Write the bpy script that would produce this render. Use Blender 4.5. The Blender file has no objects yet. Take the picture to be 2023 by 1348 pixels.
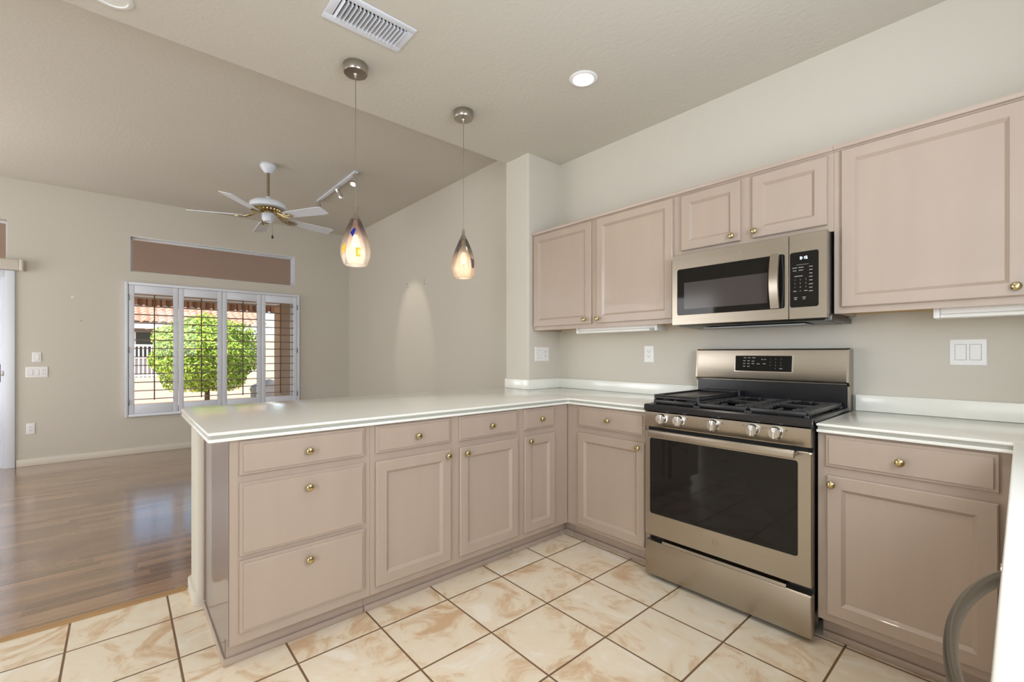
import bpy, bmesh, math, random
from mathutils import Vector, Matrix
random.seed(7)
S = bpy.context.scene
COL = S.collection
PI = math.pi

# ------------------------------------------------------------------ camera
cam_d = bpy.data.cameras.new('camera')
cam = bpy.data.objects.new('camera', cam_d)
COL.objects.link(cam)
cam_d.sensor_width = 36.0
cam_d.lens = 883.64 / 2023.0 * 36.0
cam_d.shift_y = (698.05 - 674.0) / 2023.0
cam_d.clip_start = 0.02
cam_d.clip_end = 200
cam.location = (1.9449, -2.793, 1.2017)
cam.rotation_euler = (PI / 2, 0, 0.8514)
S.camera = cam

# ------------------------------------------------------------------ exposure
S.view_settings.view_transform = 'Standard'
S.view_settings.look = 'None'
S.view_settings.exposure = 0.04
S.view_settings.gamma = 1.0
S.view_settings.use_curve_mapping = False
cy = S.cycles
cy.max_bounces = 9
cy.diffuse_bounces = 5
cy.glossy_bounces = 4
cy.transmission_bounces = 6
cy.transparent_max_bounces = 16
cy.caustics_reflective = False
cy.caustics_refractive = False
cy.sample_clamp_indirect = 6.0

# ------------------------------------------------------------------ sky and sun
W = bpy.data.worlds.new('sky')
S.world = W
W.use_nodes = True
wn = W.node_tree
wbg = wn.nodes['Background']
sky = wn.nodes.new('ShaderNodeTexSky')
sky.sky_type = 'NISHITA'
sky.sun_disc = False
sky.sun_elevation = math.radians(48)
sky.sun_rotation = math.radians(120)
wn.links.new(sky.outputs[0], wbg.inputs[0])
wbg.inputs[1].default_value = 0.40

def sun_lamp():
    d = bpy.data.lights.new('sun', 'SUN')
    d.energy = 8.5
    d.angle = 0.01
    d.color = (1.0, 0.95, 0.86)
    o = bpy.data.objects.new('sun', d)
    COL.objects.link(o)
    o.location = (6, -8, 12)
    o.rotation_euler = Vector((-0.30, 0.55, -0.75)).to_track_quat('-Z', 'Y').to_euler()
sun_lamp()

def area(name, loc, direction, sx, sy, energy, color, portal=False):
    d = bpy.data.lights.new(name, 'AREA')
    d.shape = 'RECTANGLE'
    d.size = sx
    d.size_y = sy
    d.energy = energy
    d.color = color
    if portal:
        d.cycles.is_portal = True
    o = bpy.data.objects.new(name, d)
    COL.objects.link(o)
    o.location = loc
    o.rotation_euler = Vector(direction).to_track_quat('-Z', 'Z').to_euler()
    return o
DAY = (0.93, 0.96, 1.0)
area('fill_sink_wall', (2.54, -1.7, 2.2), (-1, 0, 0.3), 2.2, 0.9, 62, (0.84, 0.93, 1.07))  # added area lamp, tilted up, for an assumed window; the sink wall is solid
area('fill_nook', (1.5, -6.42, 1.30), (0, 1, 0), 1.9, 2.0, 14, DAY)  # soft fill added behind the camera, on the blank back wall
area('fill_living', (-3.2, -6.42, 1.30), (0, 1, 0), 2.6, 2.0, 74, (0.97, 0.98, 1.0))  # lamp added on the windowless back wall to light the living room
area('fill_dining', (2.54, -4.7, 1.55), (-1, 0.35, 0), 2.6, 1.7, 124, (0.86, 0.94, 1.06))  # fill lamp added to brighten the living room; no window built here
area('fill_patio_door', (-4.93, -4.70, 1.05), (1, 0.6, 0.75), 1.6, 1.8, 26, (0.95, 0.97, 1.0))  # extra lamp added inside the patio door, tilted up to brighten the living ceiling
area('portal_shutter_window', (-5.26, -1.79, 1.25), (1, 0, 0), 1.95, 1.6, 1, DAY, True)
area('portal_clerestory', (-5.26, -1.79, 2.39), (1, 0, 0), 1.95, 0.5, 1, DAY, True)
area('portal_patio_door', (-5.26, -4.7, 1.05), (1, 0, 0), 2.0, 2.1, 1, DAY, True)

# ------------------------------------------------------------------ materials
def lin(r, g, b):
    f = lambda c: (c / 255 / 12.92) if c / 255 <= 0.04045 else ((c / 255 + 0.055) / 1.055) ** 2.4
    return (f(r), f(g), f(b), 1)

def mat(name, col, rough=0.5, metal=0.0, spec=0.5, emit=None, estr=0.0, bump=None, vary=None, coat=0.0, trans=0.0):
    """bump=(scale,strength,dist); vary=(scale xyz, amount) mottles the colour"""
    m = bpy.data.materials.new(name)
    m.use_nodes = True
    nt = m.node_tree
    b = nt.nodes['Principled BSDF']
    b.inputs['Base Color'].default_value = col
    b.inputs['Roughness'].default_value = rough
    b.inputs['Metallic'].default_value = metal
    b.inputs['Specular IOR Level'].default_value = spec
    b.inputs['Coat Weight'].default_value = coat
    b.inputs['Transmission Weight'].default_value = trans
    if emit:
        b.inputs['Emission Color'].default_value = emit
        b.inputs['Emission Strength'].default_value = estr
    if bump or vary:
        geo = nt.nodes.new('ShaderNodeNewGeometry')
    if bump:
        n = nt.nodes.new('ShaderNodeTexNoise')
        n.inputs['Scale'].default_value = bump[0]
        n.inputs['Detail'].default_value = 3
        nt.links.new(geo.outputs['Position'], n.inputs['Vector'])
        bp = nt.nodes.new('ShaderNodeBump')
        bp.inputs['Strength'].default_value = bump[1]
        bp.inputs['Distance'].default_value = bump[2]
        nt.links.new(n.outputs['Fac'], bp.inputs['Height'])
        nt.links.new(bp.outputs[0], b.inputs['Normal'])
    if vary:
        mp = nt.nodes.new('ShaderNodeMapping')
        mp.inputs['Scale'].default_value = vary[0]
        nt.links.new(geo.outputs['Position'], mp.inputs['Vector'])
        n2 = nt.nodes.new('ShaderNodeTexNoise')
        n2.inputs['Scale'].default_value = 1.0
        n2.inputs['Detail'].default_value = 4
        nt.links.new(mp.outputs[0], n2.inputs['Vector'])
        rp = nt.nodes.new('ShaderNodeMapRange')
        rp.inputs[1].default_value = 0.25
        rp.inputs[2].default_value = 0.75
        rp.inputs[3].default_value = 1 - vary[1]
        rp.inputs[4].default_value = 1 + vary[1] * 0.6
        nt.links.new(n2.outputs['Fac'], rp.inputs[0])
        mx = nt.nodes.new('ShaderNodeVectorMath')
        mx.operation = 'SCALE'
        mx.inputs[0].default_value = col[:3]
        nt.links.new(rp.outputs[0], mx.inputs['Scale'])
        nt.links.new(mx.outputs[0], b.inputs['Base Color'])
    return m

M = {}
M['wall'] = mat('wall_paint', lin(208, 203, 191), 0.75, spec=0.25, bump=(70, 0.22, 0.004))
M['ceil'] = mat('ceiling_paint', lin(208, 203, 192), 0.8, spec=0.2, bump=(45, 0.3, 0.005))
M['cab'] = mat('pickled_maple', lin(178, 161, 146), 0.36, spec=0.5, vary=((9, 9, 1.2), 0.045), coat=0.25)
M['cab_end'] = mat('darker_end_panel', lin(126, 113, 108), 0.3, spec=0.6, coat=0.5)  # end panel, darker and glossier than the cabinet fronts
M['cab_in'] = mat('bare_plywood', lin(205, 165, 105), 0.6)
M['counter'] = mat('white_solid_surface', lin(240, 241, 234), 0.2, spec=0.6, vary=((300, 300, 300), 0.02), coat=0.6)
M['counter'].node_tree.nodes['Principled BSDF'].inputs['Coat Roughness'].default_value = 0.17
M['counter'].node_tree.nodes['Principled BSDF'].inputs['Coat IOR'].default_value = 1.7
M['inlay'] = mat('grey_speckled_inlay', lin(172, 173, 163), 0.35, vary=((500, 500, 500), 0.2))
M['steel'] = mat('brushed_stainless', (0.44, 0.395, 0.33, 1), 0.3, 1.0, vary=((3, 3, 260), 0.05))
M['steel_dk'] = mat('dark_steel', (0.14, 0.135, 0.13, 1), 0.35, 0.9)
M['chrome'] = mat('polished_chrome', (0.8, 0.79, 0.77, 1), 0.12, 1.0)
M['nickel'] = mat('brushed_nickel', (0.46, 0.42, 0.37, 1), 0.3, 1.0)
M['handle_grey'] = mat('brushed_grey_handle', (0.25, 0.225, 0.19, 1), 0.34, 0.9)
M['brass'] = mat('polished_brass', (0.56, 0.46, 0.24, 1), 0.16, 1.0)
M['brass_dk'] = mat('aged_brass', (0.32, 0.28, 0.17, 1), 0.35, 0.8)
M['blackglass'] = mat('black_glass', (0.010, 0.009, 0.008, 1), 0.04, spec=0.32)
M['screen'] = mat('dark_mesh_screen', (0.055, 0.047, 0.043, 1), 0.12, spec=0.5)
M['enamel'] = mat('black_enamel', (0.014, 0.0145, 0.017, 1), 0.22, spec=0.5)
M['iron'] = mat('cast_iron', (0.022, 0.022, 0.023, 1), 0.3, spec=0.55)
M['white'] = mat('white_plastic', lin(238, 238, 236), 0.35)
M['whitepaint'] = mat('white_gloss_paint', lin(226, 231, 240), 0.35)
M['base'] = mat('baseboard_paint', lin(214, 207, 194), 0.5)
M['slot'] = mat('slot_dark', (0.03, 0.03, 0.03, 1), 0.6)
M['dark'] = mat('dark_void', (0.01, 0.01, 0.01, 1), 0.9)
M['grey'] = mat('grey_plastic', lin(170, 172, 174), 0.45)
M['label'] = mat('grey_print', lin(165, 165, 162), 0.5)
M['led'] = mat('lit_clock_digit', (0.6, 0.8, 1, 1), 0.5, emit=(0.75, 0.88, 1, 1), estr=2.2)
M['lamp_on'] = mat('lit_lamp_lens', (1, 1, 1, 1), 0.5, emit=(1, 0.93, 0.82, 1), estr=6.0)
M['bulb'] = mat('lit_bulb', (1, 1, 1, 1), 0.5, emit=(1, 0.92, 0.8, 1), estr=2.6)
M['lamp_off'] = mat('frosted_lens', lin(240, 240, 235), 0.3)
M['chip_b'] = mat('cobalt_glass', lin(28, 42, 150), 0.15)
M['chip_y'] = mat('yellow_glass', lin(245, 205, 60), 0.2)
M['chip_g'] = mat('smoky_glass', lin(96, 84, 96), 0.15)
M['wood_trim'] = mat('oak_trim', lin(176, 140, 98), 0.35, vary=((60, 3, 60), 0.2))
M['louver'] = mat('backlit_louver', lin(172, 152, 138), 0.5)  # white slats toned down: backlit shade put into the colour
M['rod'] = mat('backlit_tilt_rod', lin(92, 72, 55), 0.5)  # rod darkened in the colour, for its silhouette against the daylight
M['stucco'] = mat('tan_stucco', lin(176, 146, 122), 0.9, bump=(40, 0.4, 0.01))
M['stucco_l'] = mat('cream_stucco', lin(200, 187, 168), 0.9, bump=(40, 0.3, 0.01))
M['ext_grey'] = mat('grey_house_paint', lin(150, 147, 142), 0.9)
M['ext_white'] = mat('white_metal', lin(240, 240, 238), 0.5)
M['patio'] = mat('tan_patio', lin(222, 196, 170), 0.9, vary=((3, 3, 3), 0.1))
M['soil'] = mat('red_gravel', lin(206, 166, 140), 0.95, vary=((9, 9, 9), 0.25))
M['roof'] = mat('clay_tile', lin(196, 146, 124), 0.85, vary=((5, 6, 5), 0.28))
M['bark'] = mat('bark', lin(96, 78, 60), 0.9)
M['rock'] = mat('boulder_rock', lin(176, 162, 152), 0.95, vary=((6, 6, 6), 0.2))
M['win_dark'] = mat('dark_window_glass', lin(60, 62, 62), 0.1)

def glass_pane():
    m = bpy.data.materials.new('window_glass')
    m.use_nodes = True
    nt = m.node_tree
    nt.nodes.clear()
    out = nt.nodes.new('ShaderNodeOutputMaterial')
    mix = nt.nodes.new('ShaderNodeMixShader')
    fr = nt.nodes.new('ShaderNodeFresnel')
    fr.inputs[0].default_value = 1.22
    tr = nt.nodes.new('ShaderNodeBsdfTransparent')
    tr.inputs[0].default_value = (0.96, 0.97, 0.96, 1)
    gl = nt.nodes.new('ShaderNodeBsdfGlossy')
    gl.inputs['Roughness'].default_value = 0.01
    nt.links.new(fr.outputs[0], mix.inputs[0])
    nt.links.new(tr.outputs[0], mix.inputs[1])
    nt.links.new(gl.outputs[0], mix.inputs[2])
    nt.links.new(mix.outputs[0], out.inputs[0])
    return m
M['glass'] = glass_pane()

def shade_glass(name, top, bot, zlo, zhi):
    """art-glass: tinted and clear at the shoulder, milky and bright at the rim"""
    m = bpy.data.materials.new(name)
    m.use_nodes = True
    nt = m.node_tree
    nt.nodes.clear()
    out = nt.nodes.new('ShaderNodeOutputMaterial')
    geo = nt.nodes.new('ShaderNodeNewGeometry')
    sep = nt.nodes.new('ShaderNodeSeparateXYZ')
    nt.links.new(geo.outputs['Position'], sep.inputs[0])
    mr = nt.nodes.new('ShaderNodeMapRange')
    mr.inputs[1].default_value = zlo
    mr.inputs[2].default_value = zhi
    nt.links.new(sep.outputs['Z'], mr.inputs[0])
    nz = nt.nodes.new('ShaderNodeTexNoise')
    nz.inputs['Scale'].default_value = 14
    nt.links.new(geo.outputs['Position'], nz.inputs['Vector'])
    ad = nt.nodes.new('ShaderNodeMath')
    ad.operation = 'MULTIPLY_ADD'
    ad.inputs[1].default_value = 0.35
    ad.inputs[2].default_value = -0.17
    nt.links.new(nz.outputs['Fac'], ad.inputs[0])
    sm = nt.nodes.new('ShaderNodeMath')
    sm.use_clamp = True
    nt.links.new(mr.outputs[0], sm.inputs[0])
    nt.links.new(ad.outputs[0], sm.inputs[1])
    cm = nt.nodes.new('ShaderNodeMix')
    cm.data_type = 'RGBA'
    cm.inputs['A'].default_value = bot
    cm.inputs['B'].default_value = top
    nt.links.new(sm.outputs[0], cm.inputs['Factor'])
    tl = nt.nodes.new('ShaderNodeBsdfTranslucent')
    df = nt.nodes.new('ShaderNodeBsdfDiffuse')
    tp = nt.nodes.new('ShaderNodeBsdfTransparent')
    gl = nt.nodes.new('ShaderNodeBsdfGlossy')
    gl.inputs['Roughness'].default_value = 0.05
    for n in (tl, df, tp):
        nt.links.new(cm.outputs['Result'], n.inputs[0])
    m1 = nt.nodes.new('ShaderNodeMixShader')
    m1.inputs[0].default_value = 0.35
    nt.links.new(tl.outputs[0], m1.inputs[1])
    nt.links.new(df.outputs[0], m1.inputs[2])
    m2 = nt.nodes.new('ShaderNodeMixShader')
    f2 = nt.nodes.new('ShaderNodeMapRange')
    f2.inputs[3].default_value = 0.35
    f2.inputs[4].default_value = 0.75
    nt.links.new(sm.outputs[0], f2.inputs[0])
    nt.links.new(f2.outputs[0], m2.inputs[0])
    nt.links.new(m1.outputs[0], m2.inputs[1])
    nt.links.new(tp.outputs[0], m2.inputs[2])
    m3 = nt.nodes.new('ShaderNodeMixShader')
    fr = nt.nodes.new('ShaderNodeFresnel')
    fr.inputs[0].default_value = 1.5
    nt.links.new(fr.outputs[0], m3.inputs[0])
    nt.links.new(m2.outputs[0], m3.inputs[1])
    nt.links.new(gl.outputs[0], m3.inputs[2])
    nt.links.new(m3.outputs[0], out.inputs[0])
    return m
M['shade_a'] = shade_glass('blush_art_glass', lin(246, 224, 210), lin(255, 246, 236), 1.72, 1.90)
M['shade_b'] = shade_glass('smoke_art_glass', lin(238, 226, 212), lin(255, 238, 220), 1.73, 1.90)

def leaf_mat():
    m = bpy.data.materials.new('citrus_leaf')
    m.use_nodes = True
    nt = m.node_tree
    b = nt.nodes['Principled BSDF']
    b.inputs['Roughness'].default_value = 0.5
    geo = nt.nodes.new('ShaderNodeNewGeometry')
    rp = nt.nodes.new('ShaderNodeValToRGB')
    rp.color_ramp.elements[0].color = lin(84, 122, 30)
    rp.color_ramp.elements[1].color = lin(206, 228, 92)
    nt.links.new(geo.outputs['Random Per Island'], rp.inputs[0])
    nt.links.new(rp.outputs[0], b.inputs['Base Color'])
    return m
M['leaf'] = leaf_mat()

def math_node(nt, op, a, b=None, c=None, clamp=False):
    n = nt.nodes.new('ShaderNodeMath')
    n.operation = op
    n.use_clamp = clamp
    for i, v in enumerate((a, b, c)):
        if v is None:
            continue
        if isinstance(v, (int, float)):
            n.inputs[i].default_value = v
        else:
            nt.links.new(v, n.inputs[i])
    return n.outputs[0]

def tile_mat():
    m = bpy.data.materials.new('ceramic_floor_tile')
    m.use_nodes = True
    nt = m.node_tree
    b = nt.nodes['Principled BSDF']
    geo = nt.nodes.new('ShaderNodeNewGeometry')
    sep = nt.nodes.new('ShaderNodeSeparateXYZ')
    nt.links.new(geo.outputs['Position'], sep.inputs[0])
    P = 0.342
    fx = math_node(nt, 'DIVIDE', math_node(nt, 'SUBTRACT', sep.outputs['X'], 0.098 - 34.2), P)
    fy = math_node(nt, 'DIVIDE', math_node(nt, 'SUBTRACT', sep.outputs['Y'], -1.25 - 34.2), P)
    cx_, cy_ = math_node(nt, 'FLOOR', fx), math_node(nt, 'FLOOR', fy)
    def edge(f):
        fr = math_node(nt, 'FRACT', f)
        return math_node(nt, 'MINIMUM', fr, math_node(nt, 'SUBTRACT', 1.0, fr))
    e = math_node(nt, 'MINIMUM', edge(fx), edge(fy))
    mr = nt.nodes.new('ShaderNodeMapRange')
    mr.inputs[1].default_value = 0.0095
    mr.inputs[2].default_value = 0.0135
    nt.links.new(e, mr.inputs[0])
    wn_ = nt.nodes.new('ShaderNodeTexWhiteNoise')
    wn_.noise_dimensions = '2D'
    cb = nt.nodes.new('ShaderNodeCombineXYZ')
    nt.links.new(cx_, cb.inputs[0])
    nt.links.new(cy_, cb.inputs[1])
    nt.links.new(cb.outputs[0], wn_.inputs['Vector'])
    off = nt.nodes.new('ShaderNodeVectorMath')
    off.operation = 'MULTIPLY_ADD'
    off.inputs[1].default_value = (9, 9, 9)
    nt.links.new(wn_.outputs['Color'], off.inputs[0])
    nt.links.new(geo.outputs['Position'], off.inputs[2])
    n1 = nt.nodes.new('ShaderNodeTexNoise')
    n1.inputs['Scale'].default_value = 4.2
    n1.inputs['Detail'].default_value = 9
    n1.inputs['Roughness'].default_value = 0.62
    n1.inputs['Distortion'].default_value = 1.2
    nt.links.new(off.outputs[0], n1.inputs['Vector'])
    rp = nt.nodes.new('ShaderNodeValToRGB')
    el = rp.color_ramp.elements
    el[0].position, el[0].color = 0.34, lin(214, 182, 146)
    el[1].position, el[1].color = 0.66, lin(246, 239, 225)
    x = el.new(0.41); x.color = lin(226, 202, 170)
    x = el.new(0.475); x.color = lin(238, 224, 200)
    x = el.new(0.58); x.color = lin(240, 229, 208)
    nt.links.new(n1.outputs['Fac'], rp.inputs[0])
    mx = nt.nodes.new('ShaderNodeMix')
    mx.data_type = 'RGBA'
    mx.inputs['A'].default_value = lin(124, 94, 66)
    nt.links.new(mr.outputs[0], mx.inputs['Factor'])
    nt.links.new(rp.outputs[0], mx.inputs['B'])
    nt.links.new(mx.outputs['Result'], b.inputs['Base Color'])
    b.inputs['Coat Weight'].default_value = 0.12
    b.inputs['Coat Roughness'].default_value = 0.12
    ro = nt.nodes.new('ShaderNodeMapRange')
    ro.inputs[3].default_value = 0.8
    ro.inputs[4].default_value = 0.2
    nt.links.new(mr.outputs[0], ro.inputs[0])
    nt.links.new(ro.outputs[0], b.inputs['Roughness'])
    bp = nt.nodes.new('ShaderNodeBump')
    bp.inputs['Strength'].default_value = 0.6
    bp.inputs['Distance'].default_value = 0.004
    hm = math_node(nt, 'MULTIPLY_ADD', n1.outputs['Fac'], 0.12, mr.outputs[0])
    nt.links.new(hm, bp.inputs['Height'])
    nt.links.new(bp.outputs[0], b.inputs['Normal'])
    return m
M['tile'] = tile_mat()

def wood_floor_mat():
    m = bpy.data.materials.new('laminate_plank_floor')
    m.use_nodes = True
    nt = m.node_tree
    b = nt.nodes['Principled BSDF']
    geo = nt.nodes.new('ShaderNodeNewGeometry')
    sep = nt.nodes.new('ShaderNodeSeparateXYZ')
    nt.links.new(geo.outputs['Position'], sep.inputs[0])
    fx = math_node(nt, 'DIVIDE', math_node(nt, 'ADD', sep.outputs['X'], 20.0), 0.066)
    row = math_node(nt, 'FLOOR', fx)
    w1 = nt.nodes.new('ShaderNodeTexWhiteNoise')
    w1.noise_dimensions = '1D'
    nt.links.new(row, w1.inputs['W'])
    fy = math_node(nt, 'ADD', math_node(nt, 'DIVIDE', math_node(nt, 'ADD', sep.outputs['Y'], 20.0), 0.55), math_node(nt, 'MULTIPLY', w1.outputs['Value'], 7.0))
    seg = math_node(nt, 'FLOOR', fy)
    cb = nt.nodes.new('ShaderNodeCombineXYZ')
    nt.links.new(row, cb.inputs[0])
    nt.links.new(seg, cb.inputs[1])
    w2 = nt.nodes.new('ShaderNodeTexWhiteNoise')
    w2.noise_dimensions = '2D'
    nt.links.new(cb.outputs[0], w2.inputs['Vector'])
    mp = nt.nodes.new('ShaderNodeMapping')
    mp.inputs['Scale'].default_value = (38, 2.2, 1)
    nt.links.new(geo.outputs['Position'], mp.inputs['Vector'])
    n1 = nt.nodes.new('ShaderNodeTexNoise')
    n1.inputs['Scale'].default_value = 1.0
    n1.inputs['Detail'].default_value = 5
    n1.inputs['Distortion'].default_value = 0.5
    nt.links.new(mp.outputs[0], n1.inputs['Vector'])
    fac = math_node(nt, 'ADD', math_node(nt, 'MULTIPLY', w2.outputs['Value'], 0.45), math_node(nt, 'MULTIPLY', n1.outputs['Fac'], 0.55))
    rp = nt.nodes.new('ShaderNodeValToRGB')
    el = rp.color_ramp.elements
    el[0].position, el[0].color = 0.2, lin(114, 84, 58)
    el[1].position, el[1].color = 0.8, lin(172, 136, 102)
    nt.links.new(fac, rp.inputs[0])
    nt.links.new(rp.outputs[0], b.inputs['Base Color'])
    b.inputs['Roughness'].default_value = 0.2
    b.inputs['Specular IOR Level'].default_value = 0.6
    b.inputs['Coat Weight'].default_value = 0.85
    b.inputs['Coat IOR'].default_value = 1.75
    b.inputs['Coat Roughness'].default_value = 0.13
    fr = math_node(nt, 'FRACT', fx)
    ed = math_node(nt, 'MINIMUM', fr, math_node(nt, 'SUBTRACT', 1.0, fr))
    g = math_node(nt, 'MULTIPLY', ed, 14.0, clamp=True)
    bp = nt.nodes.new('ShaderNodeBump')
    bp.inputs['Strength'].default_value = 0.25
    bp.inputs['Distance'].default_value = 0.0015
    nt.links.new(math_node(nt, 'MULTIPLY_ADD', n1.outputs['Fac'], 0.25, g), bp.inputs['Height'])
    nt.links.new(bp.outputs[0], b.inputs['Normal'])
    return m
M['woodfloor'] = wood_floor_mat()

def awning_mat():
    m = bpy.data.materials.new('striped_awning_canvas')
    m.use_nodes = True
    nt = m.node_tree
    nt.nodes.clear()
    out = nt.nodes.new('ShaderNodeOutputMaterial')
    geo = nt.nodes.new('ShaderNodeNewGeometry')
    sep = nt.nodes.new('ShaderNodeSeparateXYZ')
    nt.links.new(geo.outputs['Position'], sep.inputs[0])
    fr = math_node(nt, 'FRACT', math_node(nt, 'MULTIPLY', sep.outputs['Y'], 5.2))
    rp = nt.nodes.new('ShaderNodeValToRGB')
    rp.color_ramp.interpolation = 'CONSTANT'
    el = rp.color_ramp.elements
    el[0].position, el[0].color = 0.0, lin(150, 108, 84)
    el[1].position, el[1].color = 0.8, lin(128, 92, 70)
    x = el.new(0.22); x.color = lin(100, 72, 56)
    x = el.new(0.34); x.color = lin(168, 124, 98)
    x = el.new(0.62); x.color = lin(112, 80, 62)
    nt.links.new(fr, rp.inputs[0])
    tl = nt.nodes.new('ShaderNodeBsdfTranslucent')
    df = nt.nodes.new('ShaderNodeBsdfDiffuse')
    mx = nt.nodes.new('ShaderNodeMixShader')
    mx.inputs[0].default_value = 0.7
    nt.links.new(rp.outputs[0], tl.inputs[0])
    nt.links.new(rp.outputs[0], df.inputs[0])
    nt.links.new(tl.outputs[0], mx.inputs[1])
    nt.links.new(df.outputs[0], mx.inputs[2])
    nt.links.new(mx.outputs[0], out.inputs[0])
    return m
M['awning'] = awning_mat()
def canvas_mat():
    m = bpy.data.materials.new('brown_awning_canvas')
    m.use_nodes = True
    nt = m.node_tree
    nt.nodes.clear()
    out = nt.nodes.new('ShaderNodeOutputMaterial')
    tl = nt.nodes.new('ShaderNodeBsdfTranslucent')
    df = nt.nodes.new('ShaderNodeBsdfDiffuse')
    mx = nt.nodes.new('ShaderNodeMixShader')
    mx.inputs[0].default_value = 0.86
    tl.inputs[0].default_value = lin(128, 102, 90)
    df.inputs[0].default_value = lin(148, 134, 124)
    nt.links.new(tl.outputs[0], mx.inputs[1])
    nt.links.new(df.outputs[0], mx.inputs[2])
    nt.links.new(mx.outputs[0], out.inputs[0])
    return m
M['canvas'] = canvas_mat()

# ------------------------------------------------------------------ mesh helpers
class MB:
    def __init__(self):
        self.bm = bmesh.new()
    def _take(self, b2, mi):
        for f in b2.faces:
            f.material_index = mi
        me = bpy.data.meshes.new('tmp')
        b2.to_mesh(me)
        b2.free()
        self.bm.from_mesh(me)
        bpy.data.meshes.remove(me)
        return self
    def box(self, x0, x1, y0, y1, z0, z1, bev=0.0, seg=2, mi=0, rot=None, piv=None):
        b = bmesh.new()
        bmesh.ops.create_cube(b, size=1.0)
        for v in b.verts:
            v.co = Vector(((x0 + x1) / 2 + v.co.x * (x1 - x0), (y0 + y1) / 2 + v.co.y * (y1 - y0), (z0 + z1) / 2 + v.co.z * (z1 - z0)))
        if bev > 0:
            bev = min(bev, 0.45 * min(abs(x1 - x0), abs(y1 - y0), abs(z1 - z0)))
            bmesh.ops.bevel(b, geom=b.edges[:], offset=bev, segments=seg, affect='EDGES', profile=0.5)
        if rot is not None:
            bmesh.ops.rotate(b, verts=b.verts[:], cent=piv or ((x0 + x1) / 2, (y0 + y1) / 2, (z0 + z1) / 2), matrix=rot)
        return self._take(b, mi)
    def prism(self, poly, z0, z1, bev=0.0, seg=2, mi=0, axis='z'):
        """poly in the plane perpendicular to axis; x:(y,z) y:(x,z) z:(x,y)"""
        b = bmesh.new()
        def P(p, h):
            return {'z': (p[0], p[1], h), 'y': (p[0], h, p[1]), 'x': (h, p[0], p[1])}[axis]
        lo = [b.verts.new(P(p, z0)) for p in poly]
        hi = [b.verts.new(P(p, z1)) for p in poly]
        n = len(poly)
        b.faces.new(lo)
        top = b.faces.new(hi)
        for i in range(n):
            b.faces.new((lo[i], lo[(i + 1) % n], hi[(i + 1) % n], hi[i]))
        bmesh.ops.recalc_face_normals(b, faces=b.faces[:])
        if bev > 0:
            es = [e for f in b.faces if len(f.verts) == n and n != 4 or f is top for e in f.edges]
            bmesh.ops.bevel(b, geom=list(set(es)), offset=bev, segments=seg, affect='EDGES', profile=0.5)
        return self._take(b, mi)
    def lathe(self, prof, org=(0, 0, 0), axis=(0, 0, 1), seg=32, mi=0, cap=True):
        """prof: list of (radius, height along axis)"""
        b = bmesh.new()
        q = Vector((0, 0, 1)).rotation_difference(Vector(axis).normalized()).to_matrix()
        o = Vector(org)
        rings = []
        for r, h in prof:
            if r < 1e-6:
                rings.append([b.verts.new(o + q @ Vector((0, 0, h)))])
            else:
                rings.append([b.verts.new(o + q @ Vector((r * math.cos(2 * PI * k / seg), r * math.sin(2 * PI * k / seg), h))) for k in range(seg)])
        for a, c in zip(rings, rings[1:]):
            if len(a) == 1 and len(c) == 1:
                continue
            for k in range(seg):
                k2 = (k + 1) % seg
                if len(a) == 1:
                    b.faces.new((a[0], c[k2], c[k]))
                elif len(c) == 1:
                    b.faces.new((a[k], a[k2], c[0]))
                else:
                    b.faces.new((a[k], a[k2], c[k2], c[k]))
        if cap:
            for rg in (rings[0], rings[-1]):
                if len(rg) > 2:
                    b.faces.new(rg)
        bmesh.ops.recalc_face_normals(b, faces=b.faces[:])
        return self._take(b, mi)
    def cyl(self, p0, p1, r, seg=20, mi=0):
        p0, p1 = Vector(p0), Vector(p1)
        return self.lathe([(r, 0), (r, (p1 - p0).length)], p0, p1 - p0, seg, mi)
    def tube(self, pts, r, seg=10, mi=0, closed=False, flat=1.0, up=(0, 0, 1)):
        b = bmesh.new()
        pts = [Vector(p) for p in pts]
        n = len(pts)
        rings = []
        U = Vector(up)
        for i, p in enumerate(pts):
            t = (pts[(i + 1) % n] - pts[i - 1]) if closed else (pts[min(i + 1, n - 1)] - pts[max(i - 1, 0)])
            t.normalize()
            s = t.cross(U)
            if s.length < 1e-4:
                s = t.cross(Vector((1, 0, 0)))
            s.normalize()
            u2 = s.cross(t)
            rr = r[i] if isinstance(r, (list, tuple)) else r
            rings.append([b.verts.new(p + s * rr * math.cos(2 * PI * k / seg) + u2 * rr * flat * math.sin(2 * PI * k / seg)) for k in range(seg)])
        m = n if closed else n - 1
        for i in range(m):
            a, c = rings[i], rings[(i + 1) % n]
            for k in range(seg):
                b.faces.new((a[k], a[(k + 1) % seg], c[(k + 1) % seg], c[k]))
        if not closed:
            b.faces.new(rings[0])
            b.faces.new(rings[-1])
        bmesh.ops.recalc_face_normals(b, faces=b.faces[:])
        return self._take(b, mi)
    def rings(self, F, u0, u1, v0, v1, prof, mi=0):
        """a routed panel: rectangle u,v with (inset, height) rings; F maps (u,v,n) to world"""
        b = bmesh.new()
        rs = []
        for ins, h in prof:
            rs.append([b.verts.new(F(u, v, h)) for u, v in ((u0 + ins, v0 + ins), (u1 - ins, v0 + ins), (u1 - ins, v1 - ins), (u0 + ins, v1 - ins))])
        for a, c in zip(rs, rs[1:]):
            for k in range(4):
                b.faces.new((a[k], a[(k + 1) % 4], c[(k + 1) % 4], c[k]))
        b.faces.new(rs[0])
        b.faces.new(rs[-1])
        bmesh.ops.recalc_face_normals(b, faces=b.faces[:])
        return self._take(b, mi)
    def raw(self, vs, fs, mi=0):
        b = bmesh.new()
        v = [b.verts.new(p) for p in vs]
        for f in fs:
            b.faces.new([v[i] for i in f])
        return self._take(b, mi)

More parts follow.
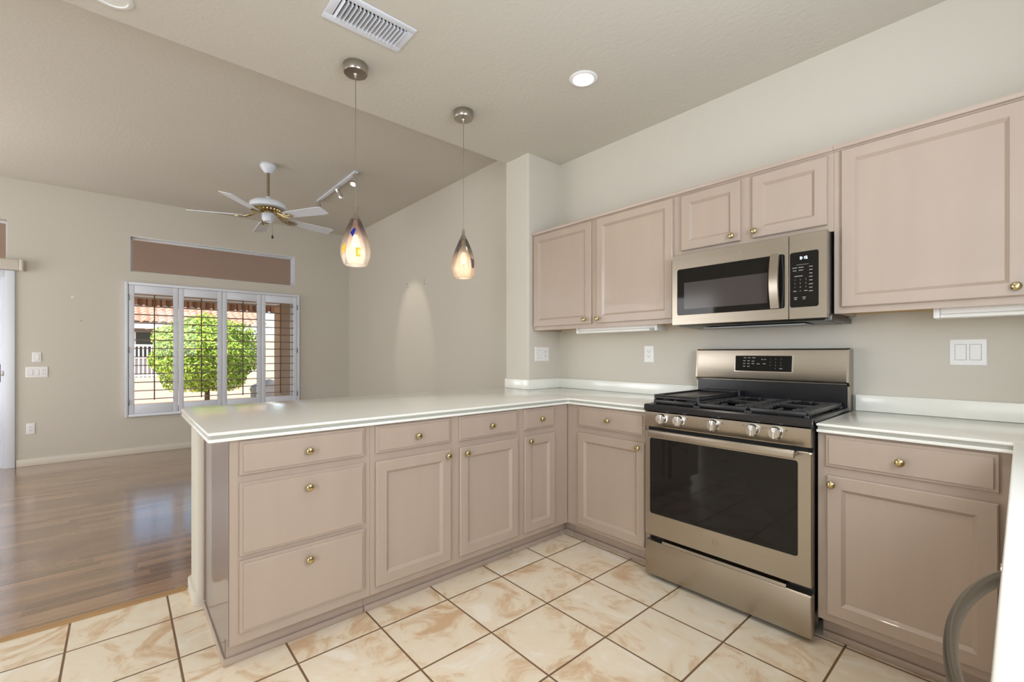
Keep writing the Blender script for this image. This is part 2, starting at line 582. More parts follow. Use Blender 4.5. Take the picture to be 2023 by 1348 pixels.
def build(name, mb, mats, parent=None, smooth=35, label=None):
    me = bpy.data.meshes.new(name)
    org = Vector((0, 0, 0))
    root = parent
    if parent is not None:
        org = Vector(parent['_org']) if '_org' in parent else Vector((0, 0, 0))
    else:
        vs = [v.co for v in mb.bm.verts]
        org = Vector(((min(v.x for v in vs) + max(v.x for v in vs)) / 2, (min(v.y for v in vs) + max(v.y for v in vs)) / 2, min(v.z for v in vs)))
    for v in mb.bm.verts:
        v.co -= org
    mb.bm.to_mesh(me)
    mb.bm.free()
    if not isinstance(mats, (list, tuple)):
        mats = [mats]
    for m in mats:
        me.materials.append(M[m] if isinstance(m, str) else m)
    if smooth:
        me.shade_smooth()
        me.set_sharp_from_angle(angle=math.radians(smooth))
    o = bpy.data.objects.new(name, me)
    COL.objects.link(o)
    if parent is not None:
        o.parent = parent
        o['_org'] = tuple(org)
    else:
        o.location = org
        o['_org'] = tuple(org)
    if label:
        o['label'] = label
    return o

def thing(name, label, cat, loc, group=None):
    o = bpy.data.objects.new(name, None)
    o.empty_display_size = 0.05
    COL.objects.link(o)
    o.location = loc
    o['_org'] = tuple(loc)
    o['label'] = label
    o['category'] = cat
    if group:
        o['group'] = group
    return o

def tag(o, label, cat, group=None, kind=None):
    o['label'] = label
    o['category'] = cat
    if group:
        o['group'] = group
    if kind:
        o['kind'] = kind
    return o

def struct(name, mb, mats, parent=None, smooth=35):
    o = build(name, mb, mats, parent, smooth)
    if parent is None:
        o['kind'] = 'structure'
    return o

def text_into(mb_list_name, body, size, F, parent, material, name='lettering', depth=0.0004):
    """flat lettering laid on a surface; F maps (u,v,n) to world"""
    cu = bpy.data.curves.new('txt', 'FONT')
    cu.body = body
    cu.size = size
    cu.align_x = 'CENTER'
    cu.align_y = 'CENTER'
    ob = bpy.data.objects.new('txt', cu)
    COL.objects.link(ob)
    dg = bpy.context.evaluated_depsgraph_get()
    me = bpy.data.meshes.new_from_object(ob.evaluated_get(dg))
    bpy.data.objects.remove(ob)
    mb = mb_list_name
    b = bmesh.new()
    b.from_mesh(me)
    bpy.data.meshes.remove(me)
    for v in b.verts:
        v.co = Vector(F(v.co.x, v.co.y, depth))
    return mb._take(b, 0)

# orientation frames: (u right as seen, v up, n out of the face)
def F_pen(x0=0.0):          # peninsula face, looks toward +x, u = y
    return lambda u, v, n: Vector((x0 + n, u, v))
def F_rng(y0):              # range wall face, looks toward -y, u = x
    return lambda u, v, n: Vector((u, y0 - n, v))
def F_sink(x0):             # sink run face, looks toward -x, u = y
    return lambda u, v, n: Vector((x0 - n, u, v))
def F_far(x0):              # far window wall, looks toward +x, u = y
    return lambda u, v, n: Vector((x0 + n, u, v))

# ================================================================== room shell
XF, YL, ZL, ZK = -5.024, -0.093, 3.033, 2.788
XS, YB = 2.57, -6.5          # sink wall, back wall
XW = -0.875                  # tile / plank seam
struct('floor', MB().box(XW, XS + 0.1, YB - 0.1, 0.1, -0.12, 0.0), 'tile', smooth=0)
struct('floor_living', MB().box(XF - 0.2, XW, YB - 0.1, 0.1, -0.12, 0.0), 'woodfloor', smooth=0)
tm = MB().prism([(-0.905, 0.0), (-0.845, 0.0), (-0.852, 0.006), (-0.862, 0.010), (-0.888, 0.010), (-0.898, 0.006)], YB, -2.539, axis='y')
struct('trim_1', tm, 'wood_trim')
struct('ceiling', MB().box(-0.90, XS + 0.1, YB - 0.1, 0.1, ZK, ZL + 0.25), 'ceil', smooth=0)
struct('ceiling_living', MB().box(XF - 0.2, -0.90, YB - 0.1, 0.1, ZL, ZL + 0.25), 'ceil', smooth=0)
struct('wall_range', MB().box(-0.90, XS + 0.1, 0.0, 0.12, 0, ZK), 'wall', smooth=0)
struct('wall_living', MB().box(XF - 0.2, -0.90, YL, 0.12, 0, ZL), 'wall', smooth=0)
struct('wall_sink', MB().box(XS, XS + 0.12, YB, 0.0, 0, ZK), 'wall', smooth=0)
struct('wall_back', MB().box(XF - 0.2, XS + 0.12, YB - 0.12, YB, 0, ZL), 'wall', smooth=0)

def bullnose(x0, x1, y0, y1, r, which, n=5):
    """rectangle with the listed corners rounded (ll, lr, ur, ul)"""
    out = []
    for nm, cx, cyy, a0 in (('ll', x0, y0, PI), ('lr', x1, y0, 1.5 * PI), ('ur', x1, y1, 0), ('ul', x0, y1, 0.5 * PI)):
        if nm in which:
            ox = cx + (r if nm in ('ll', 'ul') else -r)
            oy = cyy + (r if nm in ('ll', 'lr') else -r)
            for k in range(n + 1):
                a = a0 + 0.5 * PI * k / n
                out.append((ox + r * math.cos(a), oy + r * math.sin(a)))
        else:
            out.append((cx, cyy))
    return out
struct('wall_stub', MB().prism(bullnose(-0.90, -0.632, -0.365, 0.0, 0.018, ('lr',)), 0, ZK), 'wall')
struct('wall_half', MB().prism(bullnose(-0.85, -0.628, -2.522, -0.366, 0.022, ('ll', 'lr')), 0, 0.876), 'wall')
bb = MB().prism(bullnose(-0.862, -0.6285, -2.536, -0.38, 0.03, ('ll', 'lr')), 0, 0.07, bev=0.006)
struct('baseboard_half', bb, 'base')

# far wall, with openings
WY0, WY1, WZ0, WZ1 = -2.69, -0.886, 0.52, 1.98
CY0, CY1, CZ0, CZ1 = -2.700, -0.885, 2.175, 2.598
DY0, DY1, DZ1 = -5.55, -3.690, 2.0
EY0, EY1 = -5.55, -3.680
fw = MB()
xo = XF - 0.16
def seg(y0, y1, z0, z1):
    fw.box(xo, XF, y0, y1, z0, z1)
seg(CY1, YL, 0, ZL)                      # right of the windows
seg(WY0 + 0.0, CY1, 0, WZ0)
seg(WY0, CY1, WZ1, CZ0)
seg(CY0, CY1, CZ1, ZL)
seg(EY1, CY0, 0, ZL)                     # between door and windows
seg(CY0, WY0, 0, CZ0)
seg(DY0, DY1, DZ1, CZ0)
seg(DY1, EY1, 0, CZ0)
seg(EY0, EY1, CZ1, ZL)
seg(YB, DY0, 0, ZL)
struct('wall_far', fw, 'wall', smooth=0)
struct('baseboard_far', MB().box(XF, XF + 0.012, -3.615, YL, 0, 0.075, bev=0.004), 'base')
struct('baseboard_living', MB().box(XF + 0.012, -0.90, YL - 0.012, YL, 0, 0.075, bev=0.004), 'base')

def fixed_window(name, y0, y1, z0, z1, mullions=(), fr=0.035, xc=None):
    xc = xc if xc is not None else XF - 0.125
    f = MB()
    f.box(xc - 0.03, xc + 0.03, y0, y0 + fr, z0, z1, 0.004)
    f.box(xc - 0.03, xc + 0.03, y1 - fr, y1, z0, z1, 0.004)
    f.box(xc - 0.03, xc + 0.03, y0 + fr, y1 - fr, z0, z0 + fr, 0.004)
    f.box(xc - 0.03, xc + 0.03, y0 + fr, y1 - fr, z1 - fr, z1, 0.004)
    for my in mullions:
        f.box(xc - 0.022, xc + 0.022, my - 0.02, my + 0.02, z0 + fr, z1 - fr, 0.003)
    w = struct(name, f, 'whitepaint')
    p = build('pane', MB().box(xc - 0.003, xc + 0.003, y0 + fr * 0.8, y1 - fr * 0.8, z0 + fr * 0.8, z1 - fr * 0.8), 'glass', w, 0)
    return w
fixed_window('window_1', WY0, WY1, WZ0, WZ1, mullions=(-1.79,), fr=0.02)
w2 = fixed_window('window_2', CY0, CY1, CZ0, CZ1, fr=0.02)
build('lit_reveal_strip', MB().box(XF - 0.09, XF + 0.002, CY0, CY1, CZ1 - 0.006, CZ1).box(XF - 0.09, XF + 0.002, CY1 - 0.006, CY1, CZ0, CZ1 - 0.006), 'whitepaint', w2, 0)  # white strips on top and right reveals stand for outside light falling there
fixed_window('window_3', EY0, EY1, CZ0, CZ1, fr=0.02)

# sliding patio door at the left edge
d = MB()
d.box(XF - 0.16, XF - 0.01, DY1 - 0.035, DY1, 0.0, DZ1, 0.003)
d.box(XF - 0.16, XF - 0.01, DY0, DY0 + 0.035, 0.0, DZ1, 0.003)
d.box(XF - 0.16, XF - 0.01, DY0 + 0.035, DY1 - 0.035, DZ1 - 0.035, DZ1, 0.003)
d.box(XF - 0.16, XF - 0.01, DY0 + 0.035, DY1 - 0.035, 0.0, 0.02, 0.003)
door = struct('door_1', d, 'whitepaint')
c = MB()
c.box(XF, XF + 0.018, DY1 - 0.006, -3.622, 0.0, 2.065, 0.004)
c.box(XF, XF + 0.018, DY0 - 0.07, DY1 - 0.006, 1.995, 2.065, 0.004)
c.box(XF, XF + 0.018, DY0 - 0.07, DY0 + 0.006, 0.0, 1.995, 0.004)
build('casing', c, 'whitepaint', door)
for k, (a, b_) in enumerate(((-4.62, -3.726), (-5.514, -4.60))):
    xx = XF - 0.06 if k == 0 else XF - 0.115
    pm = MB()
    pm.box(xx - 0.02, xx + 0.02, a, a + 0.08, 0.02, 1.964, 0.004)
    pm.box(xx - 0.02, xx + 0.02, b_ - 0.08, b_, 0.02, 1.964, 0.004)
    pm.box(xx - 0.02, xx + 0.02, a + 0.08, b_ - 0.08, 1.88, 1.964, 0.004)
    pm.box(xx - 0.02, xx + 0.02, a + 0.08, b_ - 0.08, 0.02, 0.11, 0.004)
    pn = build('door_panel', pm, 'whitepaint', door)
    build('pane', MB().box(xx - 0.004, xx + 0.004, a + 0.07, b_ - 0.07, 0.10, 1.89), 'glass', pn, 0)
    if k == 0:
        lp = MB()
        lp.box(xx + 0.02, xx + 0.034, -3.785, -3.728, 0.90, 1.085, 0.003)
        lp.cyl((xx + 0.034, -3.757, 0.99), (xx + 0.05, -3.757, 0.99), 0.013)
        lp.cyl((xx + 0.034, -3.757, 0.93), (xx + 0.037, -3.757, 0.93), 0.006)
        lp.cyl((xx + 0.034, -3.757, 1.055), (xx + 0.037, -3.757, 1.055), 0.006)
        build('latch_plate', lp, 'steel_dk', pn, label='dark steel latch plate')
        build('strike', MB().box(XF - 0.012, XF - 0.002, -3.722, -3.706, 0.965, 1.015, 0.002), 'nickel', door)
# headrail above the door
hr = thing('blind_headrail', 'cream box valance of a vertical blind mounted above the patio door', 'blind', (-4.977, -4.6, 2.065))
h = MB().box(XF + 0.001, -4.935, -5.65, -3.585, 2.068, 2.175, 0.012)
build('valance', h, 'base', hr)
build('end_cap', MB().box(XF + 0.001, -4.928, -3.585, -3.555, 2.062, 2.180, 0.01), 'base', hr)

# ================================================================== plantation shutter
sh = thing('plantation_shutter', 'white four panel plantation shutter with open louvers over the living room window', 'window shutter', (XF, -1.79, 0.447))
X0 = XF + 0.001
f = MB()
f.box(X0, XF + 0.05, -2.752, -2.722, 0.447, 2.045, 0.006)
f.box(X0, XF + 0.05, -0.862, -0.832, 0.447, 2.045, 0.006)
f.box(X0, XF + 0.05, -2.722, -0.862, 0.447, 0.480, 0.006)
f.box(X0, XF + 0.05, -2.722, -0.862, 2.012, 2.045, 0.006)
build('frame', f, 'whitepaint', sh)
edges = [-2.720, -2.246, -1.784, -1.327, -0.864]
LZ = [0.651 + 0.1012 * k for k in range(13)]
for k in range(4):
    a, b_ = edges[k] + 0.002, edges[k + 1] - 0.002
    lo, hi = a + 0.052, b_ - 0.052
    p = MB()
    x0, x1 = XF + 0.012, XF + 0.042
    p.box(x0, x1, a, lo, 0.482, 2.010, 0.004)
    p.box(x0, x1, hi, b_, 0.482, 2.010, 0.004)
    p.box(x0, x1, lo, hi, 0.482, 0.595, 0.004)
    p.box(x0, x1, lo, hi, 1.912, 2.010, 0.004)
    pn = build('shutter_panel', p, 'whitepaint', sh)
    lv = MB()
    for z in LZ:
        prof = [(-0.052, 0), (-0.03, 0.0045), (0, 0.0058), (0.03, 0.0045), (0.052, 0), (0.03, -0.0045), (0, -0.0058), (-0.03, -0.0045)]
        tl = 0.045
        q = [(XF + 0.027 + u * math.cos(tl) - w * math.sin(tl), z + u * math.sin(tl) + w * math.cos(tl)) for u, w in prof]
        lv.prism(q, lo + 0.001, hi - 0.001, axis='y')
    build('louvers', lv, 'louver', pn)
    mid = (lo + hi) / 2
    build('tilt_rod', MB().box(XF + 0.078, XF + 0.09, mid - 0.006, mid + 0.006, 0.64, 1.90, 0.002), 'rod', pn)
    if k in (0, 3):
        hy = a - 0.001 if k == 0 else b_ + 0.001
        for hz in (0.62, 1.24, 1.86):
            build('hinge', MB().box(XF + 0.050, XF + 0.056, hy - 0.005, hy + 0.005, hz - 0.035, hz + 0.035, 0.002), 'steel_dk', pn)

# ================================================================== cabinetry
G = 0.0005
DRW = [(0.0, 0.0), (0.0, 0.009), (0.002, 0.0115), (0.0115, 0.0115), (0.013, 0.0185), (0.014, 0.019)]
DOOR = [(0.0, 0.0), (0.0, 0.015), (0.004, 0.019), (0.049, 0.019), (0.052, 0.0155), (0.0605, 0.0085), (0.062, 0.0065)]
def knob(F, u, v, n, parent, mt='brass', sc=1.0):
    o = F(u, v, n)
    ax = F(u, v, n + 1) - F(u, v, n)
    pr = [(0.0075, 0.0), (0.0065, 0.003), (0.006, 0.010), (0.009, 0.013), (0.0145, 0.016), (0.0155, 0.020), (0.0145, 0.0235), (0.010, 0.0265), (0.0, 0.028)]
    return build('knob', MB().lathe([(r * sc, h * sc) for r, h in pr], o, ax, 24), mt, parent, 60)
def front(kind, F, u0, u1, v0, v1, parent, ku, kv):
    o = build(kind, MB().rings(F, u0, u1, v0, v1, DOOR if kind == 'door' else DRW), 'cab', parent, 20)
    knob(F, ku, kv, 0.019, o)
    return o

# --- peninsula, three units facing the kitchen
P = F_pen(0.0)
def pen_body(t, y0, y1, end=False):
    b = MB()
    b.box(-0.606, 0.0, y0 + G, y1 - G, 0.105, 0.8765)
    b.box(-0.606, -0.075, y0 + G + (0.0 if not end else 0.0), y1 - G, 0.0, 0.105)
    return build('carcass', b, 'cab', t, 0)
u = thing('drawer_cabinet', 'pale maple base cabinet with three stacked drawers at the open end of the peninsula', 'cabinet', (-0.3, -2.2, 0))
pen_body(u, -2.488, -1.945, True)
build('toe_trim', MB().box(-0.075, -0.062, -2.498, -1.946, 0, 0.028, 0.005).box(-0.606, -0.062, -2.4995, -2.488, 0, 0.028, 0.005), 'cab', u)
build('scribe_moulding', MB().box(-0.6265, -0.604, -2.500, -2.489, 0.03, 0.8765, 0.004), 'cab', u)
build('end_panel', MB().prism([(-0.603, 0.029), (-0.076, 0.029), (-0.076, 0.106), (-0.001, 0.106), (-0.001, 0.8765), (-0.603, 0.8765)], -2.4905, -2.4876, axis='y'), 'cab_end', u, 0, label='darker glossy end panel')
front('drawer', P, -2.456, -1.973, 0.741, 0.870, u, -2.212, 0.804)
front('drawer', P, -2.456, -1.973, 0.436, 0.713, u, -2.212, 0.656)
front('drawer', P, -2.456, -1.973, 0.146, 0.419, u, -2.211, 0.361)
u = thing('double_door_cabinet', 'pale maple base cabinet with two drawers over two doors in the middle of the peninsula', 'cabinet', (-0.3, -1.49, 0))
pen_body(u, -1.945, -1.032)
build('toe_trim', MB().box(-0.075, -0.062, -1.944, -1.033, 0, 0.028, 0.005), 'cab', u)
front('drawer', P, -1.920, -1.519, 0.744, 0.868, u, -1.712, 0.804)
front('drawer', P, -1.463, -1.058, 0.741, 0.870, u, -1.257, 0.805)
front('door', P, -1.920, -1.519, 0.140, 0.708, u, -1.541, 0.681)
front('door', P, -1.462, -1.056, 0.140, 0.708, u, -1.425, 0.678)
u = thing('narrow_cabinet', 'narrow pale maple base cabinet with one drawer and slim door in the peninsula corner', 'cabinet', (-0.3, -0.82, 0))
pen_body(u, -1.032, -0.612)
build('toe_trim', MB().box(-0.075, -0.062, -1.031, -0.613, 0, 0.028, 0.005), 'cab', u)
front('drawer', P, -1.003, -0.746, 0.744, 0.868, u, -0.871, 0.804)
front('door', P, -1.003, -0.746, 0.140, 0.708, u, -0.965, 0.680)

tc = MB().prism([(-0.076, -0.6115), (-0.063, -0.6115), (-0.063, -0.548), (0.0, -0.548), (0.0, -0.50), (-0.12, -0.50), (-0.12, -0.6115)], 0, 0.028)
tc.prism([(-0.12, -0.6115), (-0.0755, -0.6115), (-0.0755, -0.5355), (0.0, -0.5355), (0.0, -0.50), (-0.12, -0.50)], 0.028, 0.104)
struct('trim_2', tc, 'cab', smooth=0)
# --- range wall base units
R_ = F_rng(-0.61)
def rng_body(t, x0, x1):
    b = MB()
    b.box(x0 + G, x1 - G, -0.61, -0.003, 0.105, 0.8765)
    b.box(x0 + G, x1 - G, -0.535, -0.003, 0.0, 0.105)
    build('carcass', b, 'cab', t, 0)
u = thing('base_cabinet', 'pale maple base cabinet with drawer and door between the peninsula corner and the range', 'cabinet', (0.3, -0.3, 0))
rng_body(u, 0.0005, 0.602)
build('toe_trim', MB().box(0.001, 0.601, -0.548, -0.535, 0, 0.028, 0.005), 'cab', u)
front('drawer', R_, 0.098, 0.577, 0.741, 0.868, u, 0.337, 0.804)
front('door', R_, 0.099, 0.575, 0.130, 0.705, u, 0.541, 0.676)
u = thing('base_cabinet', 'pale maple base cabinet with wide drawer and wide door right of the range', 'cabinet', (1.65, -0.3, 0))
rng_body(u, 1.384, 1.945)
build('toe_trim', MB().box(1.385, 1.944, -0.548, -0.535, 0, 0.028, 0.005), 'cab', u)
front('drawer', R_, 1.413, 1.895, 0.740, 0.868, u, 1.648, 0.800)
front('door', R_, 1.418, 1.894, 0.138, 0.705, u, 1.437, 0.672)

# --- sink run under the near counter
SX = F_sink(1.951)
u = thing('sink_cabinet', 'pale maple sink base cabinet hidden under the near white counter', 'cabinet', (2.25, -1.1, 0))
b = MB()
b.box(1.951, 2.565, -1.578, -0.003, 0.105, 0.8765)
b.box(2.026, 2.565, -1.578, -0.003, 0.0, 0.105)
build('carcass', b, 'cab', u, 0)
build('door', MB().rings(SX, -1.55, -1.115, 0.14, 0.70, DOOR), 'cab', u, 20)
build('door', MB().rings(SX, -1.105, -0.67, 0.14, 0.70, DOOR), 'cab', u, 20)
u = thing('dishwasher', 'white dishwasher under the near counter with bowed grey bar handle', 'dishwasher', (2.25, -1.88, 0))
build('body', MB().box(1.965, 2.565, -2.178, -1.582, 0.1, 0.872), 'white', u, 0)
build('door', MB().box(1.938, 1.964, -2.176, -1.584, 0.12, 0.872, 0.006), 'white', u)
build('kick_panel', MB().box(2.01, 2.03, -2.176, -1.584, 0.0, 0.1), 'white', u, 0)
hp = []
NH = 22
for k in range(NH + 1):
    t = k / NH
    hp.append((1.936 - 0.058 * math.sin(PI * t) ** 0.62, -1.60 - 0.56 * t, 0.803))
hb = MB().tube(hp, 0.0078, seg=16, flat=1.8)
hd = build('handle', hb, 'handle_grey', u, 50, label='bowed brushed grey bar handle')
build('handle_mount', MB().box(1.918, 1.938, -1.612, -1.588, 0.785, 0.822, 0.004), 'chrome', hd)
build('handle_mount', MB().box(1.918, 1.938, -2.172, -2.148, 0.785, 0.822, 0.004), 'chrome', hd)
u = thing('end_cabinet', 'pale maple base cabinet at the near end of the sink counter', 'cabinet', (2.25, -2.7, 0))
b = MB()
b.box(1.951, 2.565, -3.2, -2.182, 0.105, 0.8765)
b.box(2.026, 2.565, -3.2, -2.182, 0.0, 0.105)
build('carcass', b, 'cab', u, 0)
front('door', SX, -3.17, -2.70, 0.140, 0.705, u, -2.73, 0.68)
front('door', SX, -2.67, -2.21, 0.140, 0.705, u, -2.64, 0.68)

# ================================================================== countertops
def offset_poly(poly, d):
    """inset a polygon by d (poly counter-clockwise)"""
    n = len(poly)
    out = []
    for i in range(n):
        p0, p1, p2 = Vector(poly[i - 1]), Vector(poly[i]), Vector(poly[(i + 1) % n])
        e1, e2 = (p1 - p0).normalized(), (p2 - p1).normalized()
        n1, n2 = Vector((-e1.y, e1.x)), Vector((-e2.y, e2.x))
        k = 1 + n1.dot(n2)
        out.append(tuple(p1 + (n1 + n2) * d / k))
    return out
def counter(name, poly, label):
    top = MB().prism(poly, 0.9015, 0.914, bev=0.005, seg=3)
    o = build(name, top, 'counter', None, 40)
    tag(o, label, 'countertop')
    build('edge_inlay', MB().prism(offset_poly(poly, 0.0045), 0.8895, 0.9015), 'inlay', o, 30, label='grey speckled edge stripe')
    build('edge_band', MB().prism(offset_poly(poly, 0.001), 0.877, 0.8895, bev=0.003), 'counter', o, 40)
    return o
def arc(cx, cyy, r, a0, a1, n=8):
    return [(cx + r * math.cos(math.radians(a0 + (a1 - a0) * k / n)), cyy + r * math.sin(math.radians(a0 + (a1 - a0) * k / n))) for k in range(n + 1)]
poly = [(0.602, -0.635), (0.602, -0.001), (-0.631, -0.001), (-0.631, -0.366), (-0.985, -0.366)]
poly += arc(-0.985 + 0.085, -2.558 + 0.085, 0.085, 180, 270)
poly += arc(0.026 - 0.012, -2.558 + 0.012, 0.012, 270, 360, 4)
poly += arc(0.026 + 0.012, -0.635 - 0.012, 0.012, 180, 90, 4)
ct = counter('countertop', poly[::-1] if False else poly, 'long white peninsula countertop with grey edge stripe running from the open end to the range')
bs = MB()
bs.box(-0.631, 0.602, -0.019, -0.001, 0.9145, 0.992, 0.003)
bs.box(-0.631, -0.613, -0.384, -0.020, 0.9145, 0.992, 0.003)
bs.box(-0.899, -0.631, -0.384, -0.3665, 0.9145, 0.992, 0.003)
build('backsplash', bs, 'counter', ct)
poly = [(1.384, -0.635)]
poly += arc(1.926 - 0.012, -0.635 - 0.012, 0.012, 90, 0, 4)
poly += [(1.926, -3.22), (2.567, -3.22), (2.567, -0.001), (1.384, -0.001)]
cr = counter('countertop', poly, 'white countertop right of the range wrapping toward the lower right corner')
bs = MB()
bs.box(1.392, 2.566, -0.019, -0.001, 0.9145, 0.995, 0.003)
bs.box(2.548, 2.566, -3.22, -0.020, 0.9145, 0.995, 0.003)
build('backsplash', bs, 'counter', cr)

# ================================================================== upper cabinets
U_ = F_rng(-0.316)
def upper(t, x0, x1, z0, lip=True):
    b = MB()
    b.box(x0 + G, x1 - G, -0.298, -0.001, z0 + 0.014, 2.127)
    build('carcass', b, 'cab_in', t, 0)
    fr = MB()
    fr.box(x0 + G, x1 - G, -0.316, -0.298, z0, 2.127)
    fr.box(x0 + G, x0 + 0.018, -0.298, -0.001, z0, 2.127)
    fr.box(x1 - 0.018, x1 - G, -0.298, -0.001, z0, 2.127)
    build('face_frame', fr, 'cab', t, 0)
    tr = MB().prism([(-0.001, 2.1275), (-0.319, 2.1275), (-0.319, 2.132), (-0.328, 2.136), (-0.332, 2.146), (-0.332, 2.154), (-0.001, 2.154)], x0 + G, x1 - G, axis='x')
    build('top_moulding', tr, 'cab', t, 30)
UZ0, UZ1 = 1.408, 2.122
u = thing('wall_cabinet', 'pale maple two door wall cabinet left of the microwave', 'cabinet', (0, -0.16, 1.38))
upper(u, -0.631, 0.603, 1.380)
front('door', U_, -0.602, -0.034, UZ0, UZ1, u, -0.082, 1.438)
front('door', U_, 0.016, 0.578, UZ0, UZ1, u, 0.031, 1.437)
u = thing('wall_cabinet', 'short pale maple two door wall cabinet above the microwave', 'cabinet', (0.99, -0.16, 1.765))
upper(u, 0.603, 1.372, 1.765)
front('door', U_, 0.632, 0.962, 1.797, 2.116, u, 0.924, 1.827)
front('door', U_, 1.021, 1.348, 1.797, 2.116, u, 1.037, 1.829)
u = thing('wall_cabinet', 'pale maple wall cabinet with large door right of the microwave at the image edge', 'cabinet', (1.9, -0.16, 1.38))
upper(u, 1.372, 2.566, 1.383)
front('door', U_, 1.402, 1.963, 1.411, 2.122, u, 1.930, 1.445)
front('door', U_, 2.006, 2.53, 1.411, 2.122, u, 2.03, 1.445)

# under-cabinet strip lights
def strip_light(x0, x1, label):
    t = thing('undercabinet_light', label, 'light', ((x0 + x1) / 2, -0.2, 1.345), 'strip lights under the wall cabinets')
    build('housing', MB().box(x0 + 0.02, x1 - 0.02, -0.245, -0.145, 1.362, 1.3935, 0.004), 'white', t)
    build('lens', MB().box(x0 + 0.02, x1 - 0.055, -0.250, -0.15, 1.347, 1.362, 0.004), 'lamp_off', t)
    build('end_cap', MB().box(x0, x0 + 0.02, -0.252, -0.143, 1.346, 1.3935, 0.003), 'white', t)
    build('end_cap', MB().box(x1 - 0.02, x1, -0.252, -0.143, 1.346, 1.3935, 0.003), 'white', t)
    build('switch_block', MB().box(x1 - 0.055, x1 - 0.02, -0.251, -0.145, 1.349, 1.3625, 0.002), 'grey', t)
strip_light(-0.235, 0.43, 'white strip light under the wall cabinet left of the microwave')
strip_light(1.70, 2.40, 'white strip light under the wall cabinet right of the microwave')

# ================================================================== microwave
mw = thing('microwave', 'stainless over-the-range microwave with black window mounted above the range', 'microwave', (0.99, -0.2, 1.36))
YM = -0.40
b = MB()
b.box(0.622, 1.362, -0.368, -0.002, 1.372, 1.762, 0.004)
build('body', b, 'steel_dk', mw)
FM = F_rng(YM)
# door: a steel frame around a dark window
def frame_plate(u0, u1, v0, v1, a0, a1, c0, c1, y0, y1, bev=0.003):
    m_ = MB()
    m_.box(u0, u1, y0, y1, v0, c0, bev)
    m_.box(u0, u1, y0, y1, c1, v1, bev)
    m_.box(u0, a0, y0, y1, c0, c1, 0)
    m_.box(a1, u1, y0, y1, c0, c1, 0)
    return m_
def plate_hole(F, u0, u1, v0, v1, a0, a1, c0, c1, th, r=0.012, edge=0.003, open_right=False):
    """a flat plate with a rounded rectangular hole, one clean mesh"""
    b = bmesh.new()
    N = 5
    def rr(x0, x1, y0, y1, rad):
        pts = []
        for cx, cyy, s in ((x1 - rad, y1 - rad, 0), (x0 + rad, y1 - rad, 90), (x0 + rad, y0 + rad, 180), (x1 - rad, y0 + rad, 270)):
            for k in range(N + 1):
                a = math.radians(s + 90 * k / N)
                pts.append((cx + rad * math.cos(a), cyy + rad * math.sin(a)))
        return pts
    o0 = rr(u0, u1, v0, v1, edge)
    o1 = rr(u0 + edge * 0.6, u1 - edge * 0.6, v0 + edge * 0.6, v1 - edge * 0.6, edge)
    i1 = rr(a0, a1, c0, c1, r)
    ring = lambda pts, n: [b.verts.new(F(x, y, n)) for x, y in pts]
    seqs = [ring(o0, -th), ring(o0, -edge * 0.6), ring(o1, 0), ring(i1, 0), ring(i1, -th)]
    for a, c_ in zip(seqs, seqs[1:]):
        n = len(a)
        for k in range(n):
            b.faces.new((a[k], a[(k + 1) % n], c_[(k + 1) % n], c_[k]))
    bmesh.ops.recalc_face_normals(b, faces=b.faces[:])
    return MB()._take(b, 0)
dr = build('door', plate_hole(FM, 0.613, 1.2095, 1.362, 1.760, 0.645, 1.195, 1.416, 1.677, 0.03), 'steel', mw, 30)
build('window', MB().box(0.640, 1.2085, -0.398, -0.372, 1.412, 1.681), 'blackglass', dr, 0)
build('window_screen', MB().box(0.686, 1.118, -0.3992, -0.398, 1.449, 1.598), 'screen', dr, 0)
hp = [(1.157, YM - 0.018 - 0.022 * math.sin(PI * k / 16), 1.418 + (1.682 - 1.418) * k / 16) for k in range(17)]
hb = MB()
vs, fs = [], []
for (x, y, z) in hp:
    vs += [(x - 0.020, y + 0.012, z), (x - 0.020, y, z), (x + 0.019, y - 0.004, z), (x + 0.019, y + 0.012, z)]
for k in range(16):
    for j in range(4):
        fs.append((4 * k + j, 4 * k + (j + 1) % 4, 4 * k + 4 + (j + 1) % 4, 4 * k + 4 + j))
fs += [(0, 1, 2, 3), (67, 66, 65, 64)]
hb.raw(vs, fs)
hb.box(1.142, 1.172, YM - 0.02, YM - 0.0, 1.425, 1.447)
hb.box(1.142, 1.172, YM - 0.02, YM - 0.0, 1.652, 1.676)
bmesh.ops.recalc_face_normals(hb.bm, faces=hb.bm.faces[:])
build('handle', hb, 'steel', dr, 30)
build('badge', MB().box(0.975, 0.997, YM - 0.0008, YM, 1.706, 1.728), 'nickel', dr, 0)
cp = build('control_panel', plate_hole(FM, 1.2125, 1.366, 1.362, 1.760, 1.2165, 1.333, 1.417, 1.676, 0.03, r=0.01), 'steel', mw, 30)
build('touch_panel', MB().box(1.2135, 1.336, -0.3985, -0.372, 1.414, 1.679), 'blackglass', cp, 0)
